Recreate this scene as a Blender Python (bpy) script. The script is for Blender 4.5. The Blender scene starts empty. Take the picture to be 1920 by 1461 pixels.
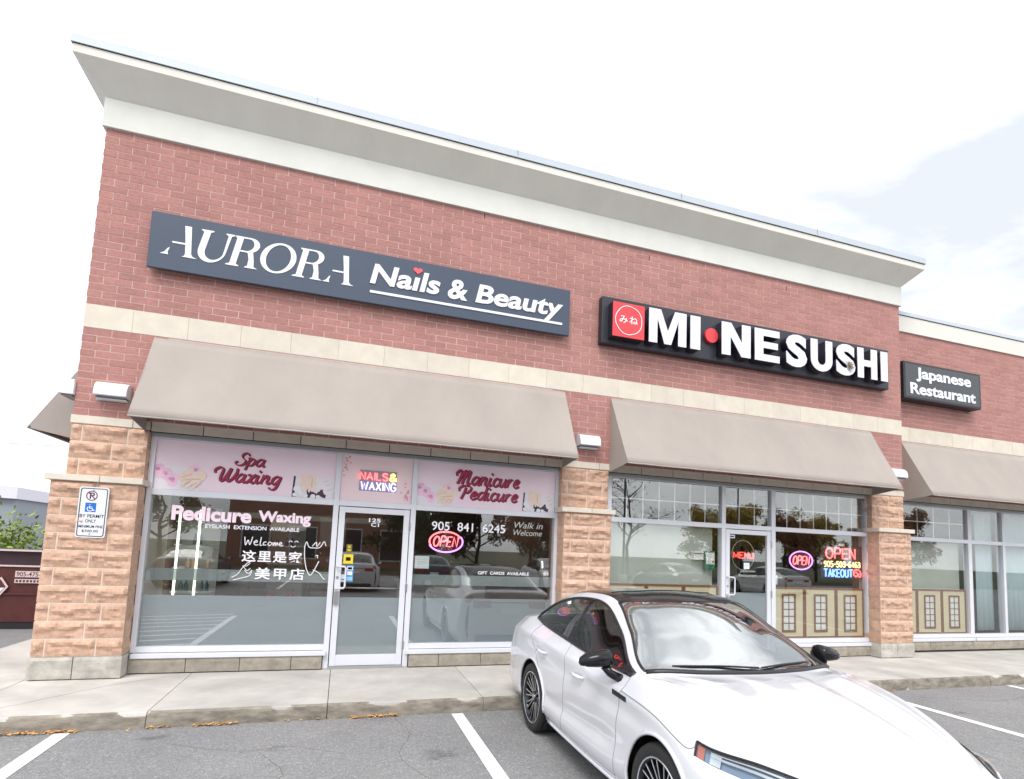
import bpy, bmesh, math, random
from mathutils import Vector, Matrix, noise
random.seed(7)
SC = bpy.context.scene
COL = SC.collection

# ------------------------------------------------------------------ camera
cd = bpy.data.cameras.new('camera')
cd.sensor_fit = 'HORIZONTAL'; cd.sensor_width = 36.0
cd.lens = 1055.7 / 1920 * 36
cd.shift_x = -(983.0 - 960.0) / 1920
cd.shift_y = (932.3 - 730.5) / 1920
cd.clip_start = 0.05; cd.clip_end = 2000
cam = bpy.data.objects.new('camera', cd); COL.objects.link(cam)
_r = Vector((0.9505581, -0.30799414, 0.03973543)); _u = Vector((-0.06659783, -0.07719866, 0.99478897)); _f = Vector((0.30332165, 0.94825101, 0.09389355))
_m = Matrix.Identity(4)
for i in range(3):
    _m[i][0] = _r[i]; _m[i][1] = _u[i]; _m[i][2] = -_f[i]
_m[0][3], _m[1][3], _m[2][3] = 3.22878, -8.15129, 1.68397
cam.matrix_world = _m
SC.camera = cam
CAM = Vector((3.22878, -8.15129, 1.68397))

# ------------------------------------------------------------------ sky, sun, exposure
SUN_EL, SUN_AZ = math.radians(52), math.radians(205)      # azimuth measured clockwise from +y
world = bpy.data.worlds.new('World'); SC.world = world; world.use_nodes = True
wt = world.node_tree; wn = wt.nodes; wl = wt.links; wn.clear()
wout = wn.new('ShaderNodeOutputWorld'); wbg = wn.new('ShaderNodeBackground'); wbg.inputs['Strength'].default_value = 0.1
sky = wn.new('ShaderNodeTexSky'); sky.sky_type = 'NISHITA'; sky.sun_disc = False
sky.sun_elevation = SUN_EL; sky.sun_rotation = SUN_AZ; sky.dust_density = 2.0
wtc = wn.new('ShaderNodeTexCoord'); wmp = wn.new('ShaderNodeMapping'); wmp.inputs['Scale'].default_value = (1, 1, 2.2); wmp.inputs['Location'].default_value = (6.8, 3.9, 2.0)
wnz = wn.new('ShaderNodeTexNoise'); wnz.inputs['Scale'].default_value = 1.3; wnz.inputs['Detail'].default_value = 9; wnz.inputs['Roughness'].default_value = 0.55; wnz.inputs['Distortion'].default_value = 0.35
wcr = wn.new('ShaderNodeValToRGB')
wcr.color_ramp.elements[0].position = 0.36; wcr.color_ramp.elements[0].color = (6.0, 6.3, 6.65, 1)
wcr.color_ramp.elements[1].position = 0.60; wcr.color_ramp.elements[1].color = (14.5, 14.6, 14.8, 1)
wmx = wn.new('ShaderNodeMix'); wmx.data_type = 'RGBA'; wmx.inputs[0].default_value = 0.88
wl.new(wtc.outputs['Generated'], wmp.inputs['Vector']); wl.new(wmp.outputs[0], wnz.inputs['Vector']); wl.new(wnz.outputs['Fac'], wcr.inputs[0])
wl.new(sky.outputs[0], wmx.inputs[6]); wl.new(wcr.outputs[0], wmx.inputs[7]); wl.new(wmx.outputs[2], wbg.inputs['Color']); wl.new(wbg.outputs[0], wout.inputs[0])
sd = bpy.data.lights.new('sun', 'SUN'); sd.energy = 1.4; sd.angle = math.radians(25); sd.color = (1.0, 0.965, 0.92)
sun = bpy.data.objects.new('sun', sd); COL.objects.link(sun)
_sd = Vector((math.sin(SUN_AZ) * math.cos(SUN_EL), math.cos(SUN_AZ) * math.cos(SUN_EL), math.sin(SUN_EL)))
sun.rotation_euler = (-_sd).to_track_quat('-Z', 'Y').to_euler(); sun.location = (0, -20, 30)
SC.view_settings.view_transform = 'Standard'; SC.view_settings.look = 'None'; SC.view_settings.gamma = 1
SC.view_settings.use_curve_mapping = False; SC.view_settings.exposure = 0.66
try:
    SC.cycles.max_bounces = 10; SC.cycles.transparent_max_bounces = 24; SC.cycles.use_denoising = True
    SC.cycles.sample_clamp_indirect = 6.0; SC.cycles.caustics_reflective = False; SC.cycles.caustics_refractive = False
except Exception: pass

# ------------------------------------------------------------------ helpers
def lin(c): return c / 12.92 if c <= 0.04045 else ((c + 0.055) / 1.055) ** 2.4
def rgb(r, g, b, k=1.0): return tuple(lin(v / 255) * k for v in (r, g, b)) + (1.0,)
MATS = {}
def mat(name, color, rough=0.6, metal=0.0, var=0.0, vscale=4.0, bump=0.0, bscale=40.0, emit=None, estr=0.0, spec=None, coat=0.0, rnd=0.0, vcol=None, stretch=None, stain=0.0):
    """procedural principled material: noise colour variation, bump, random tone per piece"""
    if name in MATS: return MATS[name]
    m = bpy.data.materials.new(name); m.use_nodes = True; nt = m.node_tree; N = nt.nodes; L = nt.links
    b = N['Principled BSDF']; b.inputs['Base Color'].default_value = color; b.inputs['Roughness'].default_value = rough; b.inputs['Metallic'].default_value = metal
    if spec is not None: b.inputs['Specular IOR Level'].default_value = spec
    if coat: b.inputs['Coat Weight'].default_value = coat; b.inputs['Coat Roughness'].default_value = 0.03
    if emit: b.inputs['Emission Color'].default_value = emit; b.inputs['Emission Strength'].default_value = estr
    tc = N.new('ShaderNodeTexCoord'); geo = N.new('ShaderNodeNewGeometry')
    pos = geo.outputs['Position']
    if stretch:
        mp = N.new('ShaderNodeMapping'); mp.inputs['Scale'].default_value = stretch; L.new(pos, mp.inputs[0]); pos = mp.outputs[0]
    col = None
    if var:
        nz = N.new('ShaderNodeTexNoise'); nz.inputs['Scale'].default_value = vscale; nz.inputs['Detail'].default_value = 8; nz.inputs['Roughness'].default_value = 0.62
        L.new(pos, nz.inputs['Vector'])
        mx = N.new('ShaderNodeMix'); mx.data_type = 'RGBA'
        d = vcol or tuple(v * (1 - var) for v in color[:3]) + (1,)
        u = tuple(min(1, v * (1 + var * 0.7)) for v in color[:3]) + (1,)
        cr = N.new('ShaderNodeMapRange'); cr.inputs[1].default_value = 0.3; cr.inputs[2].default_value = 0.7
        L.new(nz.outputs['Fac'], cr.inputs[0]); L.new(cr.outputs[0], mx.inputs[0]); mx.inputs[6].default_value = d; mx.inputs[7].default_value = u
        col = mx.outputs[2]
    if rnd:
        oi = N.new('ShaderNodeObjectInfo'); ad = N.new('ShaderNodeMath'); ad.operation = 'ADD'; fr = N.new('ShaderNodeMath'); fr.operation = 'FRACT'
        L.new(oi.outputs['Random'], ad.inputs[0]); L.new(geo.outputs['Random Per Island'], ad.inputs[1]); L.new(ad.outputs[0], fr.inputs[0])
        mr = N.new('ShaderNodeMapRange'); mr.inputs[3].default_value = 1 - rnd; mr.inputs[4].default_value = 1 + rnd; L.new(fr.outputs[0], mr.inputs[0])
        hs = N.new('ShaderNodeHueSaturation'); hs.inputs['Color'].default_value = color
        if col: L.new(col, hs.inputs['Color'])
        L.new(mr.outputs[0], hs.inputs['Value']); col = hs.outputs[0]
    if stain:                                                  # weathering: broad drifting tone, drawn out downwards
        sm = N.new('ShaderNodeMapping'); sm.inputs['Scale'].default_value = (1.1, 1.1, .45); L.new(geo.outputs['Position'], sm.inputs[0])
        sn = N.new('ShaderNodeTexNoise'); sn.inputs['Scale'].default_value = 1.6; sn.inputs['Detail'].default_value = 7; sn.inputs['Roughness'].default_value = .6; L.new(sm.outputs[0], sn.inputs['Vector'])
        sr = N.new('ShaderNodeMapRange'); sr.inputs[1].default_value = .32; sr.inputs[2].default_value = .68; sr.inputs[3].default_value = 1 - stain; sr.inputs[4].default_value = 1 + stain * .6; L.new(sn.outputs['Fac'], sr.inputs[0])
        sh_ = N.new('ShaderNodeHueSaturation'); sh_.inputs['Color'].default_value = color
        if col: L.new(col, sh_.inputs['Color'])
        L.new(sr.outputs[0], sh_.inputs['Value']); col = sh_.outputs[0]
    if col: L.new(col, b.inputs['Base Color'])
    if bump:
        nb = N.new('ShaderNodeTexNoise'); nb.inputs['Scale'].default_value = bscale; nb.inputs['Detail'].default_value = 6; L.new(pos, nb.inputs['Vector'])
        bp = N.new('ShaderNodeBump'); bp.inputs['Strength'].default_value = bump; bp.inputs['Distance'].default_value = 0.01
        L.new(nb.outputs['Fac'], bp.inputs['Height']); L.new(bp.outputs[0], b.inputs['Normal'])
    MATS[name] = m
    return m
def glass(name, tint, f0=0.08, rough=0.0, opacity=0.0, body=(0, 0, 0, 1)):
    """thin sheet glass: mirror by Schlick fresnel over a tinted clear (or partly frosted) pane"""
    if name in MATS: return MATS[name]
    m = bpy.data.materials.new(name); m.use_nodes = True; nt = m.node_tree; N = nt.nodes; L = nt.links; N.clear()
    o = N.new('ShaderNodeOutputMaterial'); mx = N.new('ShaderNodeMixShader'); tr = N.new('ShaderNodeBsdfTransparent'); gl = N.new('ShaderNodeBsdfGlossy')
    tr.inputs[0].default_value = tint; gl.inputs[0].default_value = (0.95, 0.97, 0.97, 1); gl.inputs['Roughness'].default_value = rough
    g = N.new('ShaderNodeNewGeometry'); dt = N.new('ShaderNodeVectorMath'); dt.operation = 'DOT_PRODUCT'
    L.new(g.outputs['Normal'], dt.inputs[0]); L.new(g.outputs['Incoming'], dt.inputs[1])
    ab = N.new('ShaderNodeMath'); ab.operation = 'ABSOLUTE'; L.new(dt.outputs['Value'], ab.inputs[0])
    s1 = N.new('ShaderNodeMath'); s1.operation = 'SUBTRACT'; s1.inputs[0].default_value = 1; L.new(ab.outputs[0], s1.inputs[1])
    p5 = N.new('ShaderNodeMath'); p5.operation = 'POWER'; p5.inputs[1].default_value = 5; L.new(s1.outputs[0], p5.inputs[0])
    ma = N.new('ShaderNodeMath'); ma.operation = 'MULTIPLY_ADD'; ma.inputs[1].default_value = 1 - f0; ma.inputs[2].default_value = f0; L.new(p5.outputs[0], ma.inputs[0])
    base = tr
    if opacity:
        df = N.new('ShaderNodeBsdfDiffuse'); df.inputs[0].default_value = body; m2 = N.new('ShaderNodeMixShader'); m2.inputs[0].default_value = opacity
        L.new(tr.outputs[0], m2.inputs[1]); L.new(df.outputs[0], m2.inputs[2]); base = m2
    L.new(ma.outputs[0], mx.inputs[0]); L.new(base.outputs[0], mx.inputs[1]); L.new(gl.outputs[0], mx.inputs[2]); L.new(mx.outputs[0], o.inputs[0])
    MATS[name] = m
    return m
def glow(name, c, s):
    return mat(name, (c[0] * 0.5, c[1] * 0.5, c[2] * 0.5, 1), 0.4, emit=c, estr=s)

ORG = {}
def thing(name, label, cat, loc=(0, 0, 0), group=None, rotz=0.0):
    o = bpy.data.objects.new(name, None); COL.objects.link(o); o.empty_display_size = 0.1
    o.location = loc; o.rotation_euler = (0, 0, rotz); o['label'] = label; o['category'] = cat
    if group: o['group'] = group
    ORG[o] = Vector(loc)
    return o
def tag(o, label, cat, group=None):
    o['label'] = label; o['category'] = cat
    if group: o['group'] = group
    return o
def link(name, me, m=None, parent=None, loc=None):
    o = bpy.data.objects.new(name, me); COL.objects.link(o)
    if m and not me.materials: me.materials.append(m)
    base = ORG.get(parent, Vector((0, 0, 0)))
    if parent: o.parent = parent
    o.location = (Vector(loc) - base) if loc is not None else (0, 0, 0)
    ORG[o] = Vector(loc) if loc is not None else base
    return o
class MB:
    """collects vertices and faces in scene coordinates, then becomes one mesh object"""
    def __init__(s): s.v = []; s.f = []
    def box(s, x0, x1, y0, y1, z0, z1):
        n = len(s.v)
        s.v += [(x, y, z) for z in (z0, z1) for y in (y0, y1) for x in (x0, x1)]
        s.f += [tuple(n + i for i in q) for q in ((0, 2, 3, 1), (4, 5, 7, 6), (0, 1, 5, 4), (2, 6, 7, 3), (0, 4, 6, 2), (1, 3, 7, 5))]
        return s
    def prism(s, pts, axis, a, b):
        """extrude a 2-D outline along an axis"""
        n = len(s.v); k = len(pts)
        for t in (a, b):
            for p, q in pts: s.v.append((t, p, q) if axis == 'x' else (p, t, q) if axis == 'y' else (p, q, t))
        s.f += [tuple(n + i for i in range(k)), tuple(n + k + i for i in reversed(range(k)))]
        s.f += [(n + i, n + k + i, n + k + (i + 1) % k, n + (i + 1) % k) for i in range(k)]
        return s
    def tube(s, pts, r, k=8, closed=False, flat=None):
        """round tube along a polyline; r may be a list; flat=(normal, depth) makes it an elliptic ribbon"""
        P = [Vector(p) for p in pts]; n0 = len(s.v); m = len(P)
        prev = None
        for i, p in enumerate(P):
            a = P[(i - 1) % m] if (closed or i > 0) else p; b = P[(i + 1) % m] if (closed or i < m - 1) else p
            t = (b - a)
            t = t.normalized() if t.length > 1e-9 else Vector((1, 0, 0))
            if flat: w = Vector(flat[0]); e = t.cross(w).normalized()
            else:
                if prev is None: prev = Vector((0, 0, 1)) if abs(t.z) < 0.9 else Vector((1, 0, 0))
                e = (prev - t * prev.dot(t)); e = e.normalized() if e.length > 1e-6 else t.orthogonal().normalized(); w = t.cross(e); prev = e
            rr = r[i] if isinstance(r, (list, tuple)) else r; rw = flat[1] if flat else rr
            for j in range(k):
                c, q = math.cos(2 * math.pi * j / k), math.sin(2 * math.pi * j / k)
                s.v.append(tuple(p + e * rr * c + w * rw * q))
        for i in range(m if closed else m - 1):
            i2 = (i + 1) % m
            for j in range(k):
                s.f.append((n0 + i * k + j, n0 + i * k + (j + 1) % k, n0 + i2 * k + (j + 1) % k, n0 + i2 * k + j))
        if not closed:
            s.f.append(tuple(n0 + j for j in reversed(range(k)))); s.f.append(tuple(n0 + (m - 1) * k + j for j in range(k)))
        return s
    def disc(s, c, r, axis_n, h, k=20, r2=None, ex=None):
        """flat cylinder of height h along axis_n"""
        w = Vector(axis_n).normalized(); e = Vector(ex) if ex else w.orthogonal().normalized(); g = w.cross(e); n = len(s.v); c = Vector(c); r2 = r if r2 is None else r2
        for t in (0, h):
            for j in range(k):
                a = 2 * math.pi * j / k; s.v.append(tuple(c + w * t + e * r * math.cos(a) + g * r2 * math.sin(a)))
        s.f += [tuple(n + i for i in reversed(range(k))), tuple(n + k + i for i in range(k))]
        s.f += [(n + i, n + (i + 1) % k, n + k + (i + 1) % k, n + k + i) for i in range(k)]
        return s
    def lathe(s, prof, k, c, axis='y'):
        """revolve (radius, offset) profile about an axis"""
        n = len(s.v); m = len(prof)
        for j in range(k):
            a = 2 * math.pi * j / k; ca, sa = math.cos(a), math.sin(a)
            for r, h in prof:
                s.v.append((c[0] + r * ca, c[1] + h, c[2] + r * sa) if axis == 'y' else (c[0] + h, c[1] + r * ca, c[2] + r * sa) if axis == 'x' else (c[0] + r * ca, c[1] + r * sa, c[2] + h))
        for j in range(k):
            j2 = (j + 1) % k
            for i in range(m - 1): s.f.append((n + j * m + i, n + j * m + i + 1, n + j2 * m + i + 1, n + j2 * m + i))
        return s
    def mesh(s, name, org=(0, 0, 0), smooth=False, fix=True):
        me = bpy.data.meshes.new(name); o = Vector(org)
        me.from_pydata([tuple(Vector(v) - o) for v in s.v], [], s.f)
        if fix:
            bm = bmesh.new(); bm.from_mesh(me); bmesh.ops.recalc_face_normals(bm, faces=bm.faces); bm.to_mesh(me); bm.free()
        if smooth:
            for p in me.polygons: p.use_smooth = True
        me.update()
        return me
    def build(s, name, m, parent=None, smooth=False, bevel=0.0, fix=True, auto=None):
        base = ORG.get(parent, Vector((0, 0, 0)))
        me = s.mesh(name, base, smooth, fix)
        if auto is not None:
            for p in me.polygons: p.use_smooth = True
            try: me.set_sharp_from_angle(angle=math.radians(auto))
            except Exception: pass
        o = link(name, me, m, parent)
        if bevel:
            b = o.modifiers.new('bevel', 'BEVEL'); b.width = bevel; b.segments = 2; b.limit_method = 'ANGLE'
        return o
def box(name, m, parent, x0, x1, y0, y1, z0, z1, bevel=0.0): return MB().box(x0, x1, y0, y1, z0, z1).build(name, m, parent, bevel=bevel)
def single(name, mb, m, label, cat, loc=None, group=None, kind=None, smooth=False, bevel=0.0, auto=None):
    """a thing that is one mesh, origin at loc"""
    me = mb.mesh(name, loc or (0, 0, 0), smooth)
    if auto is not None:
        for p in me.polygons: p.use_smooth = True
        me.set_sharp_from_angle(angle=math.radians(auto))
    o = link(name, me, m, None, loc or (0, 0, 0))
    if label: tag(o, label, cat, group)
    if kind: o['kind'] = kind
    if bevel:
        b = o.modifiers.new('bevel', 'BEVEL'); b.width = bevel; b.segments = 2; b.limit_method = 'ANGLE'
    return o
def crom(pts, n=6, closed=False):
    """Catmull-Rom through points"""
    P = [Vector(p) for p in pts]; out = []; m = len(P)
    for i in range(m if closed else m - 1):
        p0 = P[(i - 1) % m] if (closed or i > 0) else P[i]; p1 = P[i]; p2 = P[(i + 1) % m]; p3 = P[(i + 2) % m] if (closed or i < m - 2) else P[(i + 1) % m]
        for j in range(n):
            t = j / n
            out.append(0.5 * ((2 * p1) + (p2 - p0) * t + (2 * p0 - 5 * p1 + 4 * p2 - p3) * t * t + (3 * p1 - p0 - 3 * p2 + p3) * t ** 3))
    if not closed: out.append(P[-1].copy())
    return out

# ---- lettering on vertical faces that look towards -y
def text_mesh(body, offset=0.0, shear=0.0, extrude=0.01, spacing=1.0, res=4, line=1.0):
    c = bpy.data.curves.new('t', 'FONT'); c.body = body; c.offset = offset; c.shear = shear; c.extrude = extrude; c.space_character = spacing
    c.resolution_u = res; c.align_x = 'CENTER'; c.space_line = line; c.fill_mode = 'BOTH'
    o = bpy.data.objects.new('t', c); COL.objects.link(o)
    dg = bpy.context.evaluated_depsgraph_get(); me = bpy.data.meshes.new_from_object(o.evaluated_get(dg))
    bpy.data.objects.remove(o); bpy.data.curves.remove(c)
    return me
def split_words(name, me, m, parent, gap):
    """one object per word of a line"""
    n = len(me.vertices); root = list(range(n))
    def find(a):
        while root[a] != a: root[a] = root[root[a]]; a = root[a]
        return a
    for e in me.edges: root[find(e.vertices[0])] = find(e.vertices[1])
    iv = {}
    for v in me.vertices:
        k = find(v.index); a, b = iv.get(k, (9e9, -9e9)); iv[k] = (min(a, v.co.x), max(b, v.co.x))
    word = {}; w = -1; end = -9e9
    for k, (a, b) in sorted(iv.items(), key=lambda q: q[1]):
        if a > end + gap: w += 1
        word[k] = w; end = max(end, b)
    last = None
    for i in range(w + 1):
        ids = [v.index for v in me.vertices if word[find(v.index)] == i]; mp = {v: j for j, v in enumerate(ids)}
        m2 = bpy.data.meshes.new(name); m2.from_pydata([tuple(me.vertices[v].co) for v in ids], [], [[mp[v] for v in p.vertices] for p in me.polygons if p.vertices[0] in mp]); last = link(name, m2, m, parent)
    return last
def lettering(name, body, rect, y, depth, m, parent, offset=0.0, shear=0.0, spacing=1.0, line=1.0, tilt=0.0):
    """text fitted to rect (x0,z0,x1,z1) with its front at y"""
    me = text_mesh(body, offset, shear, 0.5, spacing, 4, line); x0, z0, x1, z1 = rect
    xs = [v.co.x for v in me.vertices]; ys = [v.co.y for v in me.vertices]
    a0, a1, b0, b1 = min(xs), max(xs), min(ys), max(ys); base = ORG.get(parent, Vector((0, 0, 0)))
    for v in me.vertices:
        p, q, r = v.co
        X = x0 + (p - a0) / (a1 - a0) * (x1 - x0); Z = z0 + (q - b0) / (b1 - b0) * (z1 - z0) + tilt * (X - x0)
        v.co = Vector((X, y + (0.5 - r) * depth, Z)) - base
    me.materials.clear()
    if ' ' in body: return split_words(name, me, m, parent, (z1 - z0) * .24)
    return link(name, me, m, parent)
def outline(name, loops, y, depth, m, parent):
    """filled 2-D outlines (x,z) with holes, extruded by depth behind y"""
    c = bpy.data.curves.new('t', 'CURVE'); c.dimensions = '2D'; c.fill_mode = 'BOTH'; c.extrude = 0.5
    for lp in loops:
        s = c.splines.new('POLY'); s.points.add(len(lp) - 1); s.use_cyclic_u = True
        for i, (a, b) in enumerate(lp): s.points[i].co = (a, b, 0, 1)
    o = bpy.data.objects.new('t', c); COL.objects.link(o)
    dg = bpy.context.evaluated_depsgraph_get(); me = bpy.data.meshes.new_from_object(o.evaluated_get(dg))
    bpy.data.objects.remove(o); bpy.data.curves.remove(c); base = ORG.get(parent, Vector((0, 0, 0)))
    for v in me.vertices:
        p, q, r = v.co; v.co = Vector((p, y + (0.5 - r) * depth, q)) - base
    me.materials.clear()
    return link(name, me, m, parent)
def ell(cx, cz, rx, rz, n=28, a0=0, a1=360):
    return [(cx + rx * math.cos(math.radians(a0 + (a1 - a0) * i / n)), cz + rz * math.sin(math.radians(a0 + (a1 - a0) * i / n))) for i in range(n + (0 if abs(a1 - a0) == 360 else 1))]
# one-line letters for neon tubes (unit height)
STK = {'O': [ell(.33, .5, .33, .5)], 'P': [[(0, 0), (0, 1), (.4, 1), (.55, .88), (.55, .62), (.4, .5), (.02, .5)]], 'E': [[(.5, 1), (0, 1), (0, 0), (.5, 0)], [(0, .5), (.42, .5)]],
 'N': [[(0, 0), (0, 1), (.55, 0), (.55, 1)]], 'T': [[(0, 1), (.6, 1)], [(.3, 1), (.3, 0)]], 'A': [[(0, 0), (.3, 1), (.6, 0)], [(.12, .36), (.48, .36)]], 'K': [[(0, 0), (0, 1)], [(.52, 1), (.03, .48), (.55, 0)]],
 'U': [[(0, 1), (0, .25), (.1, .04), (.27, 0), (.44, .04), (.55, .25), (.55, 1)]], 'I': [[(.05, 0), (.05, 1)]], 'L': [[(0, 1), (0, 0), (.45, 0)]],
 'S': [[(.52, .85), (.4, .98), (.2, 1), (.04, .88), (.04, .68), (.2, .55), (.4, .47), (.54, .33), (.52, .12), (.36, 0), (.16, 0), (0, .15)]],
 'W': [[(0, 1), (.2, 0), (.4, .8), (.6, 0), (.8, 1)]], 'X': [[(0, 0), (.55, 1)], [(0, 1), (.55, 0)]], 'G': [[(.55, .82), (.4, 1), (.18, 1), (.02, .75), (.02, .25), (.18, 0), (.42, 0), (.56, .2), (.56, .45), (.33, .45)]],
 '&': [[(.62, 0), (.14, .72), (.16, .92), (.3, 1), (.42, .9), (.4, .7), (.1, .42), (.02, .22), (.1, .04), (.3, 0), (.5, .15), (.6, .4)]], 'M': [[(0, 0), (0, 1), (.35, .2), (.7, 1), (.7, 0)]], 'R': [[(0, 0), (0, 1), (.4, 1), (.55, .88), (.55, .62), (.4, .5), (.02, .5)], [(.25, .5), (.56, 0)]],
 '-': [[(.05, .48), (.4, .48)]], '0': [ell(.27, .5, .27, .5)], '9': [[(.08, .02), (.3, .02), (.48, .25), (.5, .7), (.4, .95), (.2, 1), (.04, .85), (.04, .6), (.2, .48), (.4, .52), (.5, .68)]],
 '5': [[(.48, 1), (.08, 1), (.05, .55), (.28, .62), (.48, .5), (.5, .2), (.34, 0), (.12, 0), (0, .14)]], '3': [[(.02, .9), (.2, 1), (.42, .95), (.46, .72), (.34, .54), (.18, .52), (.36, .5), (.5, .3), (.42, .06), (.2, 0), (0, .12)]],
 '6': [[(.42, .98), (.2, .98), (.03, .72), (.02, .3), (.12, .04), (.32, 0), (.48, .16), (.48, .4), (.34, .54), (.14, .5), (.03, .34)]], '4': [[(.38, 0), (.38, 1), (0, .3), (.52, .3)]]}
def neon_line(mb, body, rect, y, r, slant=0.0, gap=0.22):
    x0, z0, x1, z1 = rect; adv = 0; parts = []
    for ch in body:
        if ch == ' ': adv += 0.4; continue
        st = STK[ch]; w = max(p[0] for s in st for p in s)
        parts.append((adv, st, ch)); adv += w + gap
    tot = adv - gap + slant
    for a, st, ch in parts:
        for s in st:
            pts = [(x0 + (a + p[0] + slant * p[1]) / tot * (x1 - x0), y, z0 + p[1] * (z1 - z0)) for p in s]
            closed = ch in 'O0'
            mb.tube(crom(pts, 3, closed) if len(pts) > 5 else pts, r, 6, closed)
# slanted brush script (skeleton strokes thickened with a broad nib)
SCR = {'S': (1.0, [[(.95, 1.35), (.75, 1.68), (.4, 1.62), (.25, 1.3), (.45, .95), (.75, .7), (.78, .3), (.5, 0), (.05, .05), (-.15, .35), (.05, .5)]]),
 'p': (.85, [[(0, .9), (.08, 1.05), (.06, -.6)], [(.06, .5), (.3, .98), (.6, .9), (.68, .5), (.5, .08), (.2, .05)]]),
 'a': (.95, [[(.66, .85), (.4, 1), (.08, .75), (.02, .3), (.22, .02), (.5, .2), (.68, .6)], [(.7, 1), (.66, .25), (.78, .02), (.95, .18)]]),
 'W': (1.75, [[(-.35, .95), (-.45, 1.3), (-.15, 1.62), (.2, 1.55), (.3, 1.2), (.3, .5), (.45, .03), (.7, .3), (.95, 1.55)], [(.98, 1.6), (.95, .5), (1.1, .03), (1.4, .3), (1.62, 1.0), (1.55, 1.62)]]),
 'x': (.85, [[(0, .85), (.15, 1), (.3, .8), (.45, .15), (.6, 0), (.75, .15)], [(.75, .95), (.6, .95), (.1, .08), (-.05, .1)]]),
 'i': (.45, [[(.02, 1), (0, .25), (.12, .02), (.35, .2)], [(.02, 1.34), (.06, 1.44), (.10, 1.54)]]),
 'n': (.95, [[(.02, .95), (.05, 1), (0, 0)], [(.02, .5), (.3, .98), (.55, .92), (.56, .3), (.68, .02), (.9, .2)]]),
 'g': (.95, [[(.66, .85), (.4, 1), (.08, .75), (.02, .3), (.22, .02), (.5, .2), (.68, .6)], [(.7, 1), (.66, -.2), (.45, -.58), (.1, -.55), (-.05, -.35)]]),
 'M': (1.55, [[(-.35, .95), (-.45, 1.3), (-.15, 1.62), (.12, 1.5), (.1, .7), (-.02, .02)], [(.1, .7), (.45, 1.5), (.6, 1.55), (.55, .7), (.5, .02)], [(.55, .7), (.92, 1.5), (1.1, 1.5), (1.06, .4), (1.18, .02), (1.42, .22)]]),
 'u': (.95, [[(.02, 1), (0, .35), (.18, .02), (.42, .18), (.6, .6)], [(.62, 1), (.6, .25), (.7, .02), (.92, .2)]]),
 'r': (.68, [[(.02, 1), (0, 0)], [(.0, .45), (.25, .95), (.52, .88)]]), 'c': (.7, [[(.55, .78), (.4, 1), (.12, .85), (.02, .4), (.18, .02), (.45, .05), (.65, .25)]]),
 'e': (.75, [[(.06, .42), (.4, .55), (.52, .82), (.35, 1), (.1, .8), (.02, .35), (.2, .02), (.45, .05), (.66, .25)]]),
 'P': (1.15, [[(-.3, .95), (-.4, 1.3), (-.1, 1.62), (.4, 1.66), (.85, 1.55), (.92, 1.15), (.65, .82), (.38, .8)], [(.32, 1.45), (.3, .8), (.18, 0)]]),
 'd': (.95, [[(.66, .85), (.4, 1), (.08, .75), (.02, .3), (.22, .02), (.5, .2), (.68, .6)], [(.74, 1.7), (.66, .25), (.78, .02), (.95, .18)]])}
def script(name, body, rect, y, m, parent, weight=0.15, slant=0.28, depth=0.004):
    x0, z0, x1, z1 = rect; adv = 0; L = []
    for ch in body:
        w, st = SCR[ch]
        for s in st: L.append([(adv + p[0] + slant * p[1], p[1]) for p in s])
        adv += w + 0.06
    ax = [p[0] for s in L for p in s]; az = [p[1] for s in L for p in s]
    a0, a1, b0, b1 = min(ax) - weight * .6, max(ax) + weight * .6, min(az) - weight * .5, max(az) + weight * .5
    sx, sz = (x1 - x0) / (a1 - a0), (z1 - z0) / (b1 - b0); mb = MB()
    for i, s in enumerate(L):
        P = crom([(x0 + (p[0] - a0) * sx, y + 0.0004 * (i % 5), z0 + (p[1] - b0) * sz) for p in s], 5); W = []
        for k in range(len(P)):
            t = P[min(k + 1, len(P) - 1)] - P[max(k - 1, 0)]; t.normalize() if t.length else None
            W.append(sz * weight * (0.42 + 0.58 * abs(t.x * -0.55 - t.z * 0.83) ** 1.3))
        mb.tube(P, W, 8, False, ((0, 1, 0), depth))
    return mb.build(name, m, parent, smooth=True)

# ------------------------------------------------------------------ materials
BRICK = mat('brick_red', rgb(187, 133, 126, .86), 0.85, var=0.20, vscale=26, bump=0.25, bscale=180, rnd=0.08, stain=.09)
MORTAR = mat('mortar_pink', rgb(232, 206, 196, .80), 0.95, var=0.10, vscale=9, bump=0.3, bscale=220)
LIME = mat('limestone_cream', rgb(230, 221, 206, .86), 0.9, var=0.09, vscale=5, bump=0.2, bscale=160, rnd=0.05)
ROCK = mat('sandstone_rock_face', rgb(212, 175, 152, .90), 0.93, var=0.22, vscale=16, bump=0.7, bscale=60, rnd=0.10)
STMORT = mat('stone_mortar', rgb(232, 216, 200, .86), 0.95, var=0.1, vscale=12, bump=0.3, bscale=150)
BASE = mat('cast_stone_grey', rgb(205, 201, 192, .80), 0.92, var=0.28, vscale=7, bump=0.5, bscale=60, rnd=0.08)
SILLST = mat('sill_stone', rgb(186, 178, 164, .72), 0.92, var=0.25, vscale=8, bump=0.45, bscale=90, rnd=0.09)
STUCCO = mat('stucco_grey', rgb(226, 224, 216, .96), 0.92, var=0.05, vscale=2.2, stretch=(1, 1, .2), bump=0.25, bscale=260)
STUCCO2 = mat('stucco_pale', rgb(232, 232, 226, .86), 0.92, var=0.06, vscale=2.2, bump=0.2, bscale=260)
FLASH = mat('flashing_blue_white', rgb(210, 220, 230, .74), 0.5, metal=0.0, var=0.05, vscale=2)
DARK = mat('dark_gap', rgb(30, 26, 28), 0.9)
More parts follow.
